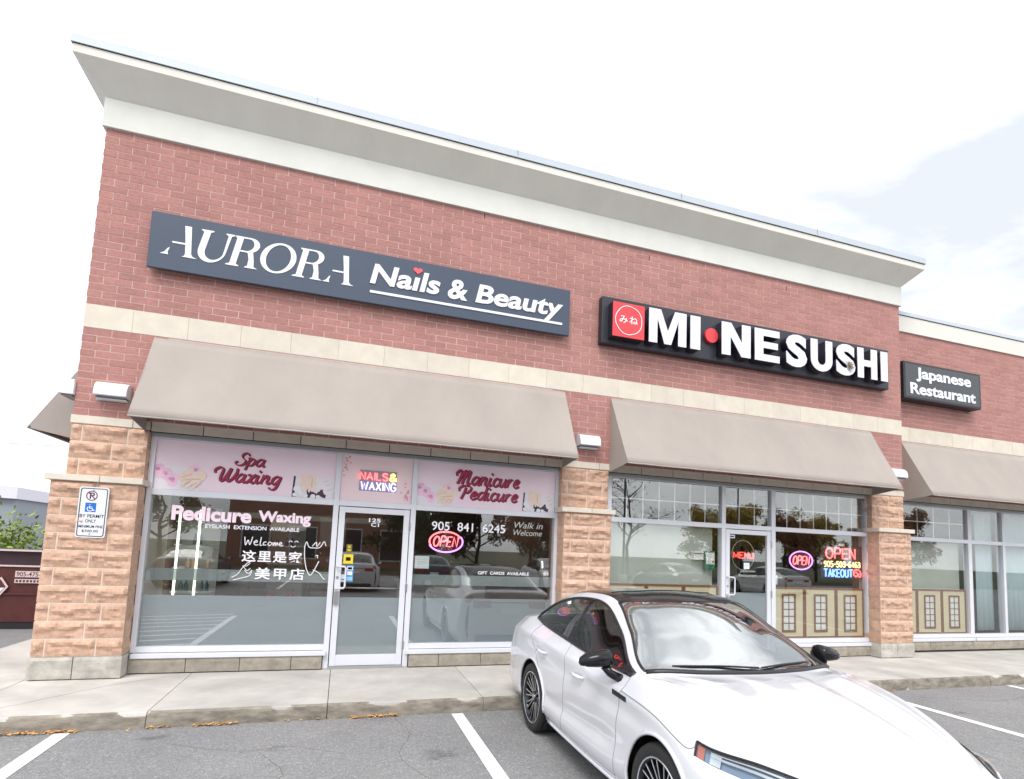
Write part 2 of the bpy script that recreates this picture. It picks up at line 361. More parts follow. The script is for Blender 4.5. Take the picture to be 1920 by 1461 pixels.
ALU = mat('aluminium_white', rgb(226, 228, 236, .88), 0.38, metal=0.0, var=0.04, vscale=3)
ALUG = mat('aluminium_grey', rgb(176, 178, 182, .85), 0.35, metal=0.3, var=0.05, vscale=3)
STEEL = mat('brushed_steel', rgb(188, 190, 192), 0.28, metal=0.9)
GLASS = glass('shop_glass', (0.965, 0.975, 0.97, 1), 0.12)
FILM = glass('frosted_film', (0.75, 0.82, 0.83, 1), 0.0, 0.0, 0.93, rgb(166, 177, 184, .84))
BANDF = glass('frosted_band', (0.85, 0.9, 0.9, 1), 0.0, 0.0, 0.55, rgb(196, 206, 206, .7))
CANVAS = mat('canvas_taupe', rgb(206, 195, 187, .60), 0.9, var=0.09, vscale=1.3, stretch=(1, 1, .4), bump=0.12, bscale=420)
CANVASD = mat('canvas_hem', rgb(196, 186, 180, .78), 0.9, var=0.1, vscale=6)
IRON = mat('painted_bar_dark', rgb(96, 88, 84), 0.6)
WHITE = mat('print_white', rgb(240, 241, 246, .92), 0.5)
BLACK = mat('print_black', rgb(28, 28, 32), 0.5)
KERB = mat('kerb_stained_shaded', rgb(176, 168, 154, .66), 0.95, var=0.38, vscale=5, bump=0.8, bscale=45, vcol=rgb(128, 120, 110, .62), stretch=(1, 1, 3))  # dirt stains, plus the upright face's weaker light painted into the darker tone
CONC = mat('sidewalk_concrete', rgb(206, 202, 196, .82), 0.93, var=0.18, vscale=1.6, bump=0.35, bscale=120, rnd=0.05, stain=.12)
INTW = mat('interior_wall_paint', rgb(132, 104, 92, .7), 0.85, var=0.08, vscale=1)
INTF = mat('interior_floor_tile', rgb(120, 112, 106, .7), 0.4, var=0.15, vscale=3)

# asphalt with pale and dark stone chips
def asphalt():
    m = bpy.data.materials.new('asphalt'); m.use_nodes = True; N = m.node_tree.nodes; L = m.node_tree.links; b = N['Principled BSDF']; b.inputs['Roughness'].default_value = 0.9
    g = N.new('ShaderNodeNewGeometry')
    def nz(s, d, lo, hi):
        n = N.new('ShaderNodeTexNoise'); n.inputs['Scale'].default_value = s; n.inputs['Detail'].default_value = d; n.inputs['Roughness'].default_value = 0.65; L.new(g.outputs['Position'], n.inputs['Vector'])
        r = N.new('ShaderNodeMapRange'); r.inputs[1].default_value = lo; r.inputs[2].default_value = hi; L.new(n.outputs['Fac'], r.inputs[0]); return r.outputs[0]
    def mix(f, a, c):
        x = N.new('ShaderNodeMix'); x.data_type = 'RGBA'; L.new(f, x.inputs[0])
        for i, v in ((6, a), (7, c)):
            if isinstance(v, tuple): x.inputs[i].default_value = v
            else: L.new(v, x.inputs[i])
        return x.outputs[2]
    c0 = mix(nz(0.45, 5, .3, .7), (0.175, 0.175, 0.182, 1), (0.275, 0.273, 0.276, 1))
    c1 = mix(nz(42, 4, .55, .72), c0, (0.40, 0.395, 0.385, 1))
    c2 = mix(nz(60, 4, .60, .75), c1, (0.055, 0.055, 0.06, 1))
    c2 = mix(nz(1.3, 7, .62, .74), c2, (0.10, 0.10, 0.105, 1)); c2 = mix(nz(7, 6, .60, .78), c2, (0.30, 0.297, 0.30, 1))
    vo = N.new('ShaderNodeTexVoronoi'); vo.inputs['Scale'].default_value = 95; L.new(g.outputs['Position'], vo.inputs['Vector'])
    vr = N.new('ShaderNodeMapRange'); vr.inputs[1].default_value = 0.0; vr.inputs[2].default_value = 1.0; L.new(vo.outputs['Color'], vr.inputs[0])
    hs = N.new('ShaderNodeHueSaturation'); L.new(c2, hs.inputs['Color']); vm = N.new('ShaderNodeMapRange'); vm.inputs[3].default_value = 0.72; vm.inputs[4].default_value = 1.3; L.new(vr.outputs[0], vm.inputs[0]); L.new(vm.outputs[0], hs.inputs['Value'])
    L.new(hs.outputs[0], b.inputs['Base Color'])
    bp = N.new('ShaderNodeBump'); bp.inputs['Strength'].default_value = 0.55; bp.inputs['Distance'].default_value = 0.008; L.new(vo.outputs['Distance'], bp.inputs['Height']); L.new(bp.outputs[0], b.inputs['Normal'])
    MATS['asphalt'] = m; return m
ASPH = asphalt()
def worn_paint():
    m = bpy.data.materials.new('line_paint'); m.use_nodes = True; N = m.node_tree.nodes; L = m.node_tree.links; b = N['Principled BSDF']; b.inputs['Roughness'].default_value = 0.75
    g = N.new('ShaderNodeNewGeometry'); n = N.new('ShaderNodeTexNoise'); n.inputs['Scale'].default_value = 55; n.inputs['Detail'].default_value = 5; L.new(g.outputs['Position'], n.inputs['Vector'])
    r = N.new('ShaderNodeMapRange'); r.inputs[1].default_value = .28; r.inputs[2].default_value = .42; L.new(n.outputs['Fac'], r.inputs[0])
    x = N.new('ShaderNodeMix'); x.data_type = 'RGBA'; L.new(r.outputs[0], x.inputs[0]); x.inputs[6].default_value = (.42, .42, .42, 1); x.inputs[7].default_value = (.80, .80, .81, 1); L.new(x.outputs[2], b.inputs['Base Color'])
    return m
PAINT = worn_paint()

# ------------------------------------------------------------------ ground, sidewalk, markings
ZL, ZS = -0.18, -0.03
def struct(name, mb, m, bevel=0.0, parent=None):
    o = mb.build(name, m, parent, bevel=bevel)
    if not parent: o['kind'] = 'structure'
    return o
mbg = MB(); mbg.v = [(-400, -400, ZL), (400, -400, ZL), (400, 400, ZL), (-400, 400, ZL)]; mbg.f = [(0, 1, 2, 3)]
lot = struct('parking_lot', mbg, ASPH)
side = struct('sidewalk', MB().box(-1.33, 27.5, -1.62, 14.0, -0.4, ZS - 0.012), mat('joint_dirt', rgb(92, 84, 76), 0.95))
def slab(x0, x1, y0, y1, front):
    """one poured slab, its street edge worn and uneven"""
    mb = MB(); n = max(6, int((x1 - x0) / 0.07)) if front else 1; e = 0.004
    prof = [(y1, -0.3), (y1, ZS), (y0 + 0.035, ZS), (y0 + 0.012, ZS - 0.010), (y0, ZS - 0.035), (y0 - 0.012, ZL - 0.05)] if front else [(y1, -0.3), (y1, ZS), (y0, ZS), (y0, -0.3)]
    for i in range(n + 1):
        x = x0 + e + (x1 - x0 - 2 * e) * i / n
        for k, (y, z) in enumerate(prof):
            if front and k in (2, 3, 4, 5):
                w = noise.noise(Vector((x * 2.3, k * .4, 3.1))) * 0.010 + noise.noise(Vector((x * 9, k * .7, 1.3))) * 0.006
                y = y + w; z = z + (noise.noise(Vector((x * 6, k, 9))) * 0.006 if k > 2 else 0)
            mb.v.append((x, y, z))
    k = len(prof)
    for i in range(n):
        for j in range(k - 1): mb.f.append((i * k + j, (i + 1) * k + j, (i + 1) * k + j + 1, i * k + j + 1))
    mb.f += [tuple(range(k)), tuple(n * k + i for i in reversed(range(k)))]
    o = mb.build('slab', CONC, side)
    if front:
        kb = MB(); n2 = max(8, int((x1 - x0) / .035)); KP = [(.050, .0025), (.020, .004), (-.004, -.012), (-.012, -.045), (-.016, -.09), (-.018, -.17)]
        for i in range(n2 + 1):
            x = x0 + e + (x1 - x0 - 2 * e) * i / n2; chip = max(0, noise.noise(Vector((x * 3.1, 7.7, 0))) - .12) * .07 + max(0, noise.noise(Vector((x * 11, 2.2, 5)))) * .012
            for q, (dy, dz) in enumerate(KP):
                w = noise.noise(Vector((x * 8, q * 1.3, 2))) * .007 + noise.noise(Vector((x * 22, q * 2.1, 6))) * .004
                yy = y0 + dy + (chip * (.9 if q == 1 else .6) if q in (1, 2) else 0) + (w if q > 0 else noise.noise(Vector((x * 7, 1, 1))) * .018 + chip); zz = ZS + dz - (chip * .5 if q in (1, 2) else 0) + (w * .5 if q > 1 else 0)
                kb.v.append((x, yy, zz - (.004 if q == 0 else 0)))
        k2 = len(KP)
        for i in range(n2):
            for q in range(k2 - 1): kb.f.append((i * k2 + q, (i + 1) * k2 + q, (i + 1) * k2 + q + 1, i * k2 + q + 1))
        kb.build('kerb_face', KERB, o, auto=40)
    return o
jx = [-1.36, -0.13, 1.537, 3.203, 4.909, 6.58, 8.25, 9.92, 11.59, 13.26, 14.93, 16.6, 18.3, 20.0, 22.0, 24.0, 26.0, 27.5]
for i in range(len(jx) - 1): slab(jx[i], jx[i + 1], -1.655, 0.30 if jx[i] > -.5 else -0.2, True)
for i in range(8): slab(-1.36, -0.135, -0.2 + i * 1.7, -0.2 + (i + 1) * 1.7, False)
CRK = mat('crack_dark', rgb(70, 62, 56), 0.95)
def crack(pts, w, par=None):
    mb = MB(); P = crom(pts, 8); Q = [p + Vector((noise.noise(Vector((i * .7, 0, 1))) * .02, noise.noise(Vector((i * .7, 5, 1))) * .02, 0)) for i, p in enumerate(P)]
    mb.tube(Q, [w * (0.5 + 0.6 * abs(noise.noise(Vector((i * .5, 2, 2))))) for i in range(len(Q))], 6, False, ((0, 0, 1), 0.0012)); mb.build('crack', CRK, par or side)
crack([(-.2, -1.32, ZS), (.2, -1.275, ZS), (.5, -.9, ZS), (.9, -.4, ZS), (1.3, -.13, ZS)], .004)
crack([(11.6, -1.6, ZS), (11.75, -1.2, ZS), (11.7, -.8, ZS)], .004)
for pts in ([(1.9, -2.2), (2.5, -2.5), (2.9, -2.45), (3.4, -2.75)], [(2.7, -2.62), (2.9, -3.1), (2.75, -3.6)], [(3.9, -1.75), (4.0, -2.3), (3.85, -2.9), (4.05, -3.6), (3.9, -4.4)], [(9.0, -1.75), (9.2, -2.6), (9.6, -3.2), (9.5, -4.2)], [(11.2, -2.0), (12.2, -2.4), (13.0, -2.3)]): crack([(a, b, ZL) for a, b in pts], .0032, lot)
for x in (0.884, 4.596, 7.64, 10.69, 13.62, 16.7, 19.7):
    mb = MB(); w = 0.065; mb.v = [(x - w, -6.9, ZL + .004), (x + w, -6.9, ZL + .004), (x + w, -1.71, ZL + .004), (x - w, -1.71, ZL + .004)]; mb.f = [(0, 1, 2, 3)]
    o = mb.build('parking_line', PAINT); o['kind'] = 'structure'
for i in range(8):                                             # hatching of the aisle beside the accessible bay
    mb = MB(); z = ZL + .0045; y = -2.3 - i * .62; mb.v = [(-1.0, y - .05, z), (.81, y - .6, z), (.81, y - .48, z), (-1.0, y + .07, z)]; mb.f = [(0, 1, 2, 3)]
    o = mb.build('hatch_line', PAINT); o['kind'] = 'structure'
for x in range(-14, 34, 3):                                    # far row of bays behind the camera
    mb = MB(); mb.v = [(x - .06, -20.5, ZL + .004), (x + .06, -20.5, ZL + .004), (x + .06, -15.5, ZL + .004), (x - .06, -15.5, ZL + .004)]; mb.f = [(0, 1, 2, 3)]
    o = mb.build('parking_line', PAINT); o['kind'] = 'structure'
lw = MB(); lw.v = [(-400, -400, ZL + .01), (400, -400, ZL + .01), (400, -27, ZL + .01), (-400, -27, ZL + .01)]; lw.f = [(0, 1, 2, 3)]
struct('verge', lw, mat('verge_grass', rgb(92, 98, 64, .5), 0.95, var=0.3, vscale=2))
# fallen leaves along the kerb
lf = MB(); R = random.Random(3)
for (a, b, n) in ((-.6, 1.0, 240), (1.55, 1.75, 20), (1.95, 2.35, 60), (3.4, 3.95, 100), (9.8, 11.2, 40), (0.5, 4, 25)):
    for _ in range(n):
        x = R.uniform(a, b); y = -1.675 - abs(R.gauss(0, .022)); z = ZL + .006 + R.random() * .022; s = R.uniform(.010, .026); t = R.uniform(0, 6.28); q = R.uniform(-.5, .5)
        k = len(lf.v); c, d = math.cos(t) * s, math.sin(t) * s
        lf.v += [(x - c, y - d, z), (x + d * .5, y - c * .5, z + q * s), (x + c, y + d, z + .002), (x - d * .5, y + c * .5, z + q * s * .5)]; lf.f.append((k, k + 1, k + 2, k + 3))
LEAFM = mat('dry_leaf', rgb(226, 174, 112, .85), 0.8, rnd=0.4)
o = lf.build('leaf_litter', LEAFM, fix=False); tag(o, 'dry orange leaves drifted along the foot of the kerb', 'leaves'); o['kind'] = 'stuff'

# ------------------------------------------------------------------ building shell
bld = thing('corner_shop_building', 'tall red brick corner shop block with grey flared cornice and sandstone piers', 'building', (6.8, 0, 0))
nbr = thing('adjoining_shop_building', 'lower red brick shop wing set back at the right of the corner block', 'building', (17, .35, 0))
XR, YN = 13.602, 0.35
CO, CI, Z1, Z2, ZF = 0.317, 0.0256, 7.5627, 7.2737, 6.875

# brickwork
all_bricks = []
def courses(wall, x0, x1, z0, z1, n, y, skip=None, ph=0):
    """running bond; returns brick cells (x0,x1,z0,z1)"""
    ch = (z1 - z0) / n; L = 0.3115
    for r in range(n):
        za, zb = z0 + r * ch + .0056, z0 + (r + 1) * ch - .0056; off = L / 2 if (r + ph) % 2 else 0.0; x = x0 - off
        while x < x1 - .03:
            a, b = max(x + .0056, x0), min(x + L - .0056, x1)
            if b - a > .04 and not (skip and skip(a, b, za, zb)): all_bricks.append((wall, a, b, y, za, zb))
            x += L
wall_t = MB(); 
MW = 0.004
wall_t.box(0.004, XR - .004, MW, 0.25, 4.53, 7.3); wall_t.box(0.004, XR - .004, MW, 0.25, 3.119, 4.235)
wall_t.box(0.009, 0.25, 0.25, 12.0, 3.119, 7.3); wall_t.box(XR - .25, XR - .009, .25, 12.0, 2.9, 7.3); wall_t.box(0.009, XR - .009, 11.8, 12.0, 0, 7.3); wall_t.box(0.03, 0.25, 1.0, 12.0, -.1, 3.119)
brick_wall = wall_t.build('brick_wall', MORTAR, bld)
wall_n = MB(); wall_n.box(XR, 27, YN + MW, YN + .25, 3.119, 7.0); wall_n.box(26.8, 27, YN + .25, 12, 0, 7.0)
brick_wall_n = wall_n.build('brick_wall', MORTAR, nbr)
def under_awning(a, b, za, zb):
    for p, q in ((0.80, 6.42), (7.27, 12.78)):
        if a > p and b < q and za > 3.36: return True
    return False
courses('t', 0.0, XR, 4.533, ZF - .004, 25, 0.0)
courses('t', 0.0, XR, 3.119, 4.232, 12, 0.0, under_awning, 1)
courses('n', XR + .02, 22.0, 4.533, 6.557, 22, YN)
courses('n', XR + .02, 22.0, 3.119, 4.232, 12, YN, lambda a, b, za, zb: a > 13.85 and za > 3.36, 1)
def vis(b):
    c = Vector(((b[1] + b[2]) / 2, b[3], (b[4] + b[5]) / 2)) - CAM
    hid = (b[0] == 't' and ((.68 < b[1] and b[2] < 6.40 and 5.09 < b[4] and b[5] < 5.82) or (7.05 < b[1] and b[2] < 13.1 and 5.1 < b[4] and b[5] < 5.8) or (.84 < b[1] and b[2] < 6.4 and 3.14 < b[4] < 4.2)))
    return (1e9 if hid else 0) + c.length ** 3 / max(.1, c.y) / max(.05, b[2] - b[1])
all_bricks.sort(key=vis)
bcache = {}
def brick_mesh(w, h):
    key = (round(w, 3), round(h, 4))
    if key not in bcache:
        bcache[key] = MB().box(-key[0] / 2, key[0] / 2, 0, .06, -key[1] / 2, key[1] / 2).mesh('brick')
        bcache[key].materials.append(BRICK)
    return bcache[key]
rest = {'t': MB(), 'n': MB()}; cnt = 0
RB = random.Random(5)
for wall, a, b, y, za, zb in all_bricks:
    j = RB.uniform(-.0015, .0015)
    if cnt < 300 and wall == 't':
        cnt += 1
        link('brick', brick_mesh(b - a, zb - za), None, brick_wall, ((a + b) / 2, y + j, (za + zb) / 2))
    else: rest[wall].box(a, b, y + j, y + .06, za, zb)
for k in range(39):                                            # brickwork of the left flank
    za = 3.124 + k * .0938
    if 4.2 < za < 4.52 or za > 6.8: continue
    y = .02 - (.155 if k % 2 else 0)
    while y < 7.5:
        rest['t'].box(0.0, .05, max(.07, y + .005), y + .3065, za, za + .0838); y += .3115
o = rest['t'].build('distant_brickwork', BRICK, brick_wall, fix=False); o['kind'] = 'stuff'
o = rest['n'].build('distant_brickwork', BRICK, brick_wall_n, fix=False); o['kind'] = 'stuff'
for x in (1.1, 2.2, 3.15, 3.75, 5.0, 6.4, 7.9, 9.3, 10.8, 12.3):    # open weep joints high in the wall
    z = 4.533 + 23 * .0937 + RB.choice((0, .0937)); MB().box(x, x + .012, -.0006, .02, z + .006, z + .088).build('weep_hole', DARK, brick_wall)

# limestone string course
band = MB().box(0.0, XR, .006, .25, 4.236, 4.529).build('string_course', STMORT, bld)
xs = [0.0] + [1.143 + .623 * i for i in range(21)]
xs = [x for x in xs if x < XR - .2] + [XR]
xs.insert(1, .52)
for a, b in zip(xs, xs[1:]): box('limestone_block', LIME, band, a + .0016, b - .0016, -.003, .06, 4.235, 4.531)
for i in range(10): box('limestone_block', LIME, band, -.003, .06, .065 + i * .623, .065 + i * .623 + .617, 4.235, 4.531)
bandn = MB().box(XR + .01, 26.9, YN + .012, YN + .25, 4.236, 4.529).build('string_course', STMORT, nbr)
x = XR + .02
while x < 22: box('limestone_block', LIME, bandn, x + .003, x + .62, YN - .003, YN + .06, 4.235, 4.531); x += .623

# cornice: frieze, flared soffit, fascia and metal flashing, mitred round the ends
def ring(prof, x0, x1, yb):
    """sweep a (overhang, z) profile round left flank, front and right flank"""
    mb = MB(); k = len(prof)
    for ex, st in ((x0, 0), (x0, 1), (x1, 1), (x1, 0)):
        for o_, z in prof:
            sx = -o_ if ex == x0 else o_
            mb.v.append((ex + sx, -o_ if st else yb, z))
    for i in range(3):
        for j in range(k): mb.f.append((i * k + j, (i + 1) * k + j, (i + 1) * k + (j + 1) % k, i * k + (j + 1) % k))
    mb.f += [tuple(range(k)), tuple(3 * k + i for i in reversed(range(k)))]
    return mb
fr = ring([(CI + .012, ZF), (CI + .012, Z2 - .012), (-.2, Z2 - .012), (-.2, ZF)], 0, XR, 12); fr.build('frieze', STUCCO2, bld, bevel=.004)
co = ring([(CI - .012, Z2 - .012), (CI + .004, Z2), (CO - .02, Z1 - .02), (CO, Z1), (CO, Z1 + .105), (-.25, Z1 + .105), (-.25, Z2)], 0, XR, 12); co.build('cornice', STUCCO, bld)
sh = ring([(CO + .004, Z1 + .1052), (CO + .004, Z1 + .115), (-.2, Z1 + .115), (-.2, Z1 + .1052)], 0, XR, 12); sh.build('shadow_gap', DARK, bld)
fl = ring([(CO + .022, Z1 + .115), (CO + .020, Z1 + .122), (CO + .012, Z1 + .232), (-.2, Z1 + .244), (-.2, Z1 + .1152), (CO + .002, Z1 + .1152)], 0, XR, 12); flo = fl.build('flashing', FLASH, bld)
for i in range(1, 5): MB().box(i * 2.9 - .4, i * 2.9 - .385, -CO - .0215, -CO - .01, Z1 + .13, Z1 + .236).build('flashing_seam', ALUG, flo)
MB().box(.3, XR - .3, .25, 11.7, 7.2, 7.28).build('roof', STUCCO, bld)
MB().box(XR + .01, 27.0, YN - .03, YN + .3, 6.557, 6.90).build('frieze', STUCCO, nbr, bevel=.004)
MB().box(XR + .01, 27.0, YN - .034, YN + .28, 6.9002, 6.910).build('shadow_gap', DARK, nbr)
MB().prism([(YN - .05, 6.910), (YN - .04, 6.995), (YN + .3, 7.01), (YN + .3, 6.9102), (YN - .03, 6.9102)], 'x', XR + .008, 27.0).build('flashing', FLASH, nbr)
MB().box(XR, 27.0, YN + .3, 11.7, 6.6, 6.7).build('roof', STUCCO, nbr)

# ---- rock-faced sandstone
def stone(parent, x0, x1, z0, z1, y, m=ROCK, rough=.030, seed=0, name='sandstone_block', wrap=0, d=.05):
    """one hewn block: rough front (and rough left or right flank when it turns a corner)"""
    nx, nz = max(4, int((x1 - x0) / .030)), 7; mb = MB(); S = seed * 7.31
    led = random.Random(seed).uniform(.35, .7); tl = random.Random(seed + 1).uniform(-.5, .5)
    for j in range(nz + 1):
        for i in range(nx + 1):
            x = x0 + (x1 - x0) * i / nx; z = z0 + (z1 - z0) * j / nz; u, v = i / nx, j / nz
            e = min(1, min(u, 1 - u) * (x1 - x0) / .035) * min(1, min(v, 1 - v) * (z1 - z0) / .035)
            wv = led + tl * (u - .5) * .5 + .22 * noise.noise(Vector((x * 7, S, 2)))
            h = .55 + .6 * noise.noise(Vector((x * 6 + S, z * 9, S))) + .5 * noise.noise(Vector((x * 16 + S, z * 22, S))) + .3 * noise.noise(Vector((x * 34 + S, z * 40, S))) + (-.25 + .85 * max(0, min(1, (v - wv) * 5 + .5)))
            mb.v.append((x, y - rough * e * max(.05, h), z))
    w = nx + 1
    for j in range(nz):
        for i in range(nx): mb.f.append((j * w + i, j * w + i + 1, (j + 1) * w + i + 1, (j + 1) * w + i))
    n = len(mb.v)
    rim = [i for i in range(w)] + [j * w + nx for j in range(1, nz + 1)] + [nz * w + i for i in reversed(range(nx))] + [j * w for j in reversed(range(1, nz))]
    for r in rim: x, _, z = mb.v[r]; mb.v.append((x, y + d, z))
    k = len(rim)
    for i in range(k): mb.f.append((rim[i], n + i, n + (i + 1) % k, rim[(i + 1) % k]))
    return mb.build(name, m, parent, auto=9)
SEED = [10]
def pier(par, xl, xr, yf, z0, z1, rows, wrapL=None, label=None, phase=0):
    """pier part with its sandstone blocks; wrapL = how far the pier runs back on the left flank"""
    yb = wrapL if wrapL else yf + .45
    core = MB().box(xl + .006, xr - .006, yf + .004, yb, z0, z1); p = core.build('pier', STMORT, par)
    h = (z1 - z0) / rows; W = xr - xl
    for r in range(rows):
        za, zb = z0 + r * h + .008, z0 + (r + 1) * h - .008; SEED[0] += 3
        R2 = random.Random(SEED[0])
        if (r + phase) % 2: cuts = [0, .54 + R2.uniform(-.03, .03), 1]
        else: cuts = [0, .14, .72 + R2.uniform(-.04, .03), 1] if W > .8 and wrapL else [0, .13 + R2.uniform(-.03, .03), .87, 1]
        for a, b in zip(cuts, cuts[1:]):
            SEED[0] += 1; stone(p, xl + W * a + (.009 if a else 0), xl + W * b - (.009 if b < 1 else 0), za, zb, yf, seed=SEED[0])
        # flanks
        for sx, xx in ((-1, xl), (1, xr)):
            ye = yb if (sx < 0 and wrapL) else yf + .42; yy = yf + .052; alt = .2 if r % 2 else .42
            while yy < ye - .02:
                y2 = min(ye, yy + alt); mb = MB(); ny, nz = 4, 3; S = SEED[0] * 3.7; SEED[0] += 1
                for j in range(nz + 1):
                    for i in range(ny + 1):
                        y = yy + (y2 - .012 - yy) * i / ny; z = za + (zb - za) * j / nz; e = (1 if 0 < i < ny else .15) * (1 if 0 < j < nz else .15)
                        mb.v.append((xx + sx * .016 * e * max(0, .5 + noise.noise(Vector((y * 9, z * 9, S)))), y, z))
                for j in range(nz):
                    for i in range(ny): q = j * (ny + 1) + i; mb.f.append((q, q + 1, q + ny + 2, q + ny + 1))
                n = len(mb.v); rim = [0, ny, nz * (ny + 1) + ny, nz * (ny + 1)]
                full = list(range(ny + 1)) + [j * (ny + 1) + ny for j in range(1, nz + 1)] + [nz * (ny + 1) + i for i in reversed(range(ny))] + [j * (ny + 1) for j in reversed(range(1, nz))]
                for q in full: v = mb.v[q]; mb.v.append((xx - sx * .03, v[1], v[2]))
                for i in range(len(full)): mb.f.append((full[i], n + i, n + (i + 1) % len(full), full[(i + 1) % len(full)]))
                mb.build('sandstone_block', ROCK, p, auto=9); yy = y2; alt = .42
                if sx > 0 or not wrapL: break
    return p
def cap(p, xl, xr, yf, z0, z1, yb, o=.045, cut=.55, m=LIME):
    c = xl - o + (xr - xl + 2 * o) * cut
    box('cap_stone', m, p, xl - o, c - .003, yf - o, yb, z0, z1, .005); box('cap_stone', m, p, c + .003, xr + o, yf - o, yb, z0, z1, .005)
YP = -0.135
def full_pier(par, xl, xr, y0, wrap=None, lx=None, ph=0):
    """stepped pier: base blocks, lower shaft, cap, upper shaft, limestone neck"""
    lxl = xl + (lx if lx is not None else 0.0)
    lo = pier(par, lxl, xr, y0 + YP, .235, 2.297, 10, wrap, phase=ph)
    for a, b in ((lxl - .012, lxl + (xr - lxl) * .47 - .005), (lxl + (xr - lxl) * .47 + .005, xr + .012)):
        SEED[0] += 1; stone(lo, a, b, ZS + .012, .232, y0 + YP - .012, BASE, .012, SEED[0], 'base_block', d=.40)
    if wrap: box('base_block', BASE, lo, lxl - .02, lxl + .3, y0 + YP + .38, wrap, ZS - .02, .232, .01)
    cap(lo, lxl, xr, y0 + YP, 2.297, 2.370, (wrap or y0 + .3), .05)
    up = pier(par, xl, xr, y0 + .004, 2.372, 3.017, 3, wrap, phase=ph)
    cap(up, xl, xr, y0, 3.017, 3.119, (wrap or y0 + .3), .012, .78)
full_pier(bld, 0.0, 0.815, 0.0, 1.3, -0.085, 0)
full_pier(bld, 6.445, 7.246, 0.0, None, None, 1)
full_pier(bld, 12.80, XR, 0.0, None, None, 1)
full_pier(nbr, 20.0, 20.8, YN, None, None, 1)
MB().box(XR - .3, XR - .02, .3, .9, -.03, 3.1).build('return_wall', STMORT, bld)

# lintel blocks over the shop windows and stone plinth under them
def lintel(par, xa, xb, y):
    p = MB().box(xa, xb, y + .035, y + .3, 3.0, 3.118).build('lintel', DARK, par); x = xa + .02
    while x < xb - .05:
        e = min(x + .588, xb); box('lintel_block', LIME, p, x + .004, e - .004, y + .022, y + .1, 3.003, 3.117); x += .592
def plinth(par, xa, xb, y, w0):
    p = MB().box(xa, xb, y + .02, y + .3, -.1, .155).build('plinth', DARK, par); x = xa; e = xa + w0
    while x < xb - .02:
        SEED[0] += 1; stone(p, x + .004, min(e, xb) - .004, ZS + .014, .156, y, SILLST, .006, SEED[0], 'plinth_block'); x = e; e += .62
lintel(bld, .815, 6.445, 0.0); lintel(bld, 7.246, 12.80, 0.0); lintel(nbr, XR + .02, 20.0, YN)
YG = 0.16
plinth(bld, .83, 3.085, .075, .625); plinth(bld, 4.235, 6.445, .075, .43); plinth(bld, 7.25, 9.50, .075, .5); plinth(bld, 10.66, 12.80, .075, .34); plinth(nbr, XR + .02, 20.0, YN + .075, .55)

# ------------------------------------------------------------------ shopfronts
def shopfront(par, y, xo0, xo1, bays, door=None, zt=(2.205, 2.285), ztop=(2.937, 2.999), zb=(.222, .298)):
    """aluminium frame (one part) with its panes; bays = list of (x0,x1) clear glass widths"""
    mb = MB(); ya, yb = y - .045, y + .075
    edges = [xo0] + [v for b in bays for v in b] + [xo1]
    for i in range(0, len(edges), 2):
        lowz = 0.0 if door and (abs(edges[i + 1] - door[0]) < .001 or abs(edges[i] - door[1]) < .001) else zb[0]
        mb.box(edges[i], edges[i + 1], ya, yb, lowz - .025 if lowz == 0 else lowz, ztop[1])
    for a, b in bays:
        mb.box(a, b, ya + .003, yb - .003, ztop[0], ztop[1] - .002); mb.box(a, b, ya + .003, yb - .003, zt[0], zt[1])
        if not (door and abs(a - door[0]) < .001): mb.box(a, b, ya + .003, yb - .003, zb[0] + .002, zb[1])
    f = mb.build('shopfront_frame', ALU, par, bevel=.004)
    for a, b in bays:
        box('pane', GLASS, f, a - .004, b + .004, y + .004, y + .012, zt[1] - .004, ztop[0] + .004)
        if door and abs(a - door[0]) < .001: continue
        box('pane', GLASS, f, a - .004, b + .004, y + .004, y + .012, zb[1] - .004, zt[0] + .004)
        box('sill', ALU, f, a - .035, b + .035, y - .105, y + .06, zb[0] - .062, zb[0] - .004, .006)
    box('head_flashing', ALUG, f, xo0, xo1, y - .065, y - .046, ztop[1] - .05, ztop[1] + .002)
    return f
def shop_door(par, y, x0, x1, hinge=1, rail=True):
    """glazed aluminium door leaf with pull handle, push bar, lock and hinges"""
    ya, yb = y - .04, y + .012; s = .092; mb = MB()
    mb.box(x0 + .012, x0 + s, ya, yb, .006, 2.195); mb.box(x1 - s, x1 - .012, ya, yb, .006, 2.195); mb.box(x0 + s, x1 - s, ya + .002, yb - .002, 2.115, 2.193); mb.box(x0 + s, x1 - s, ya + .002, yb - .002, .008, .155)
    d = mb.build('door', ALU, par, bevel=.004)
    box('pane', GLASS, d, x0 + s - .004, x1 - s + .004, y - .018, y - .010, .151, 2.119)
    hx = x0 + .05; hy = ya - .055
    MB().tube([(hx - .02, ya, 1.365), (hx - .02, hy, 1.365), (hx + .085, hy - .004, 1.36), (hx + .10, hy - .004, 1.34), (hx + .10, hy - .004, 1.09), (hx + .085, hy - .004, 1.065), (hx - .02, hy, 1.06), (hx - .02, ya, 1.06)], .013, 8).build('pull_handle', ALU, d, smooth=True)
    box('lock', STEEL, d, hx - .035, hx + .03, ya - .035, ya + .001, .84, 1.03, .008)
    MB().disc((hx - .005, ya - .001, 1.21), .017, (0, -1, 0), .012).build('cylinder_lock', STEEL, d)
    if rail: MB().tube([(x0 + s - .01, y + .03, 1.062), (x1 - s + .01, y + .03, 1.062)], .012, 8).build('push_bar', ALUG, d, smooth=True)
    for z in (1.96, 1.08, .28): box('hinge', STEEL, d, x1 - .018, x1 + .012, ya - .012, ya - .001, z - .06, z + .06, .003)
    box('threshold', ALUG, par, x0, x1, y - .07, y + .06, ZS, .004)
    return d
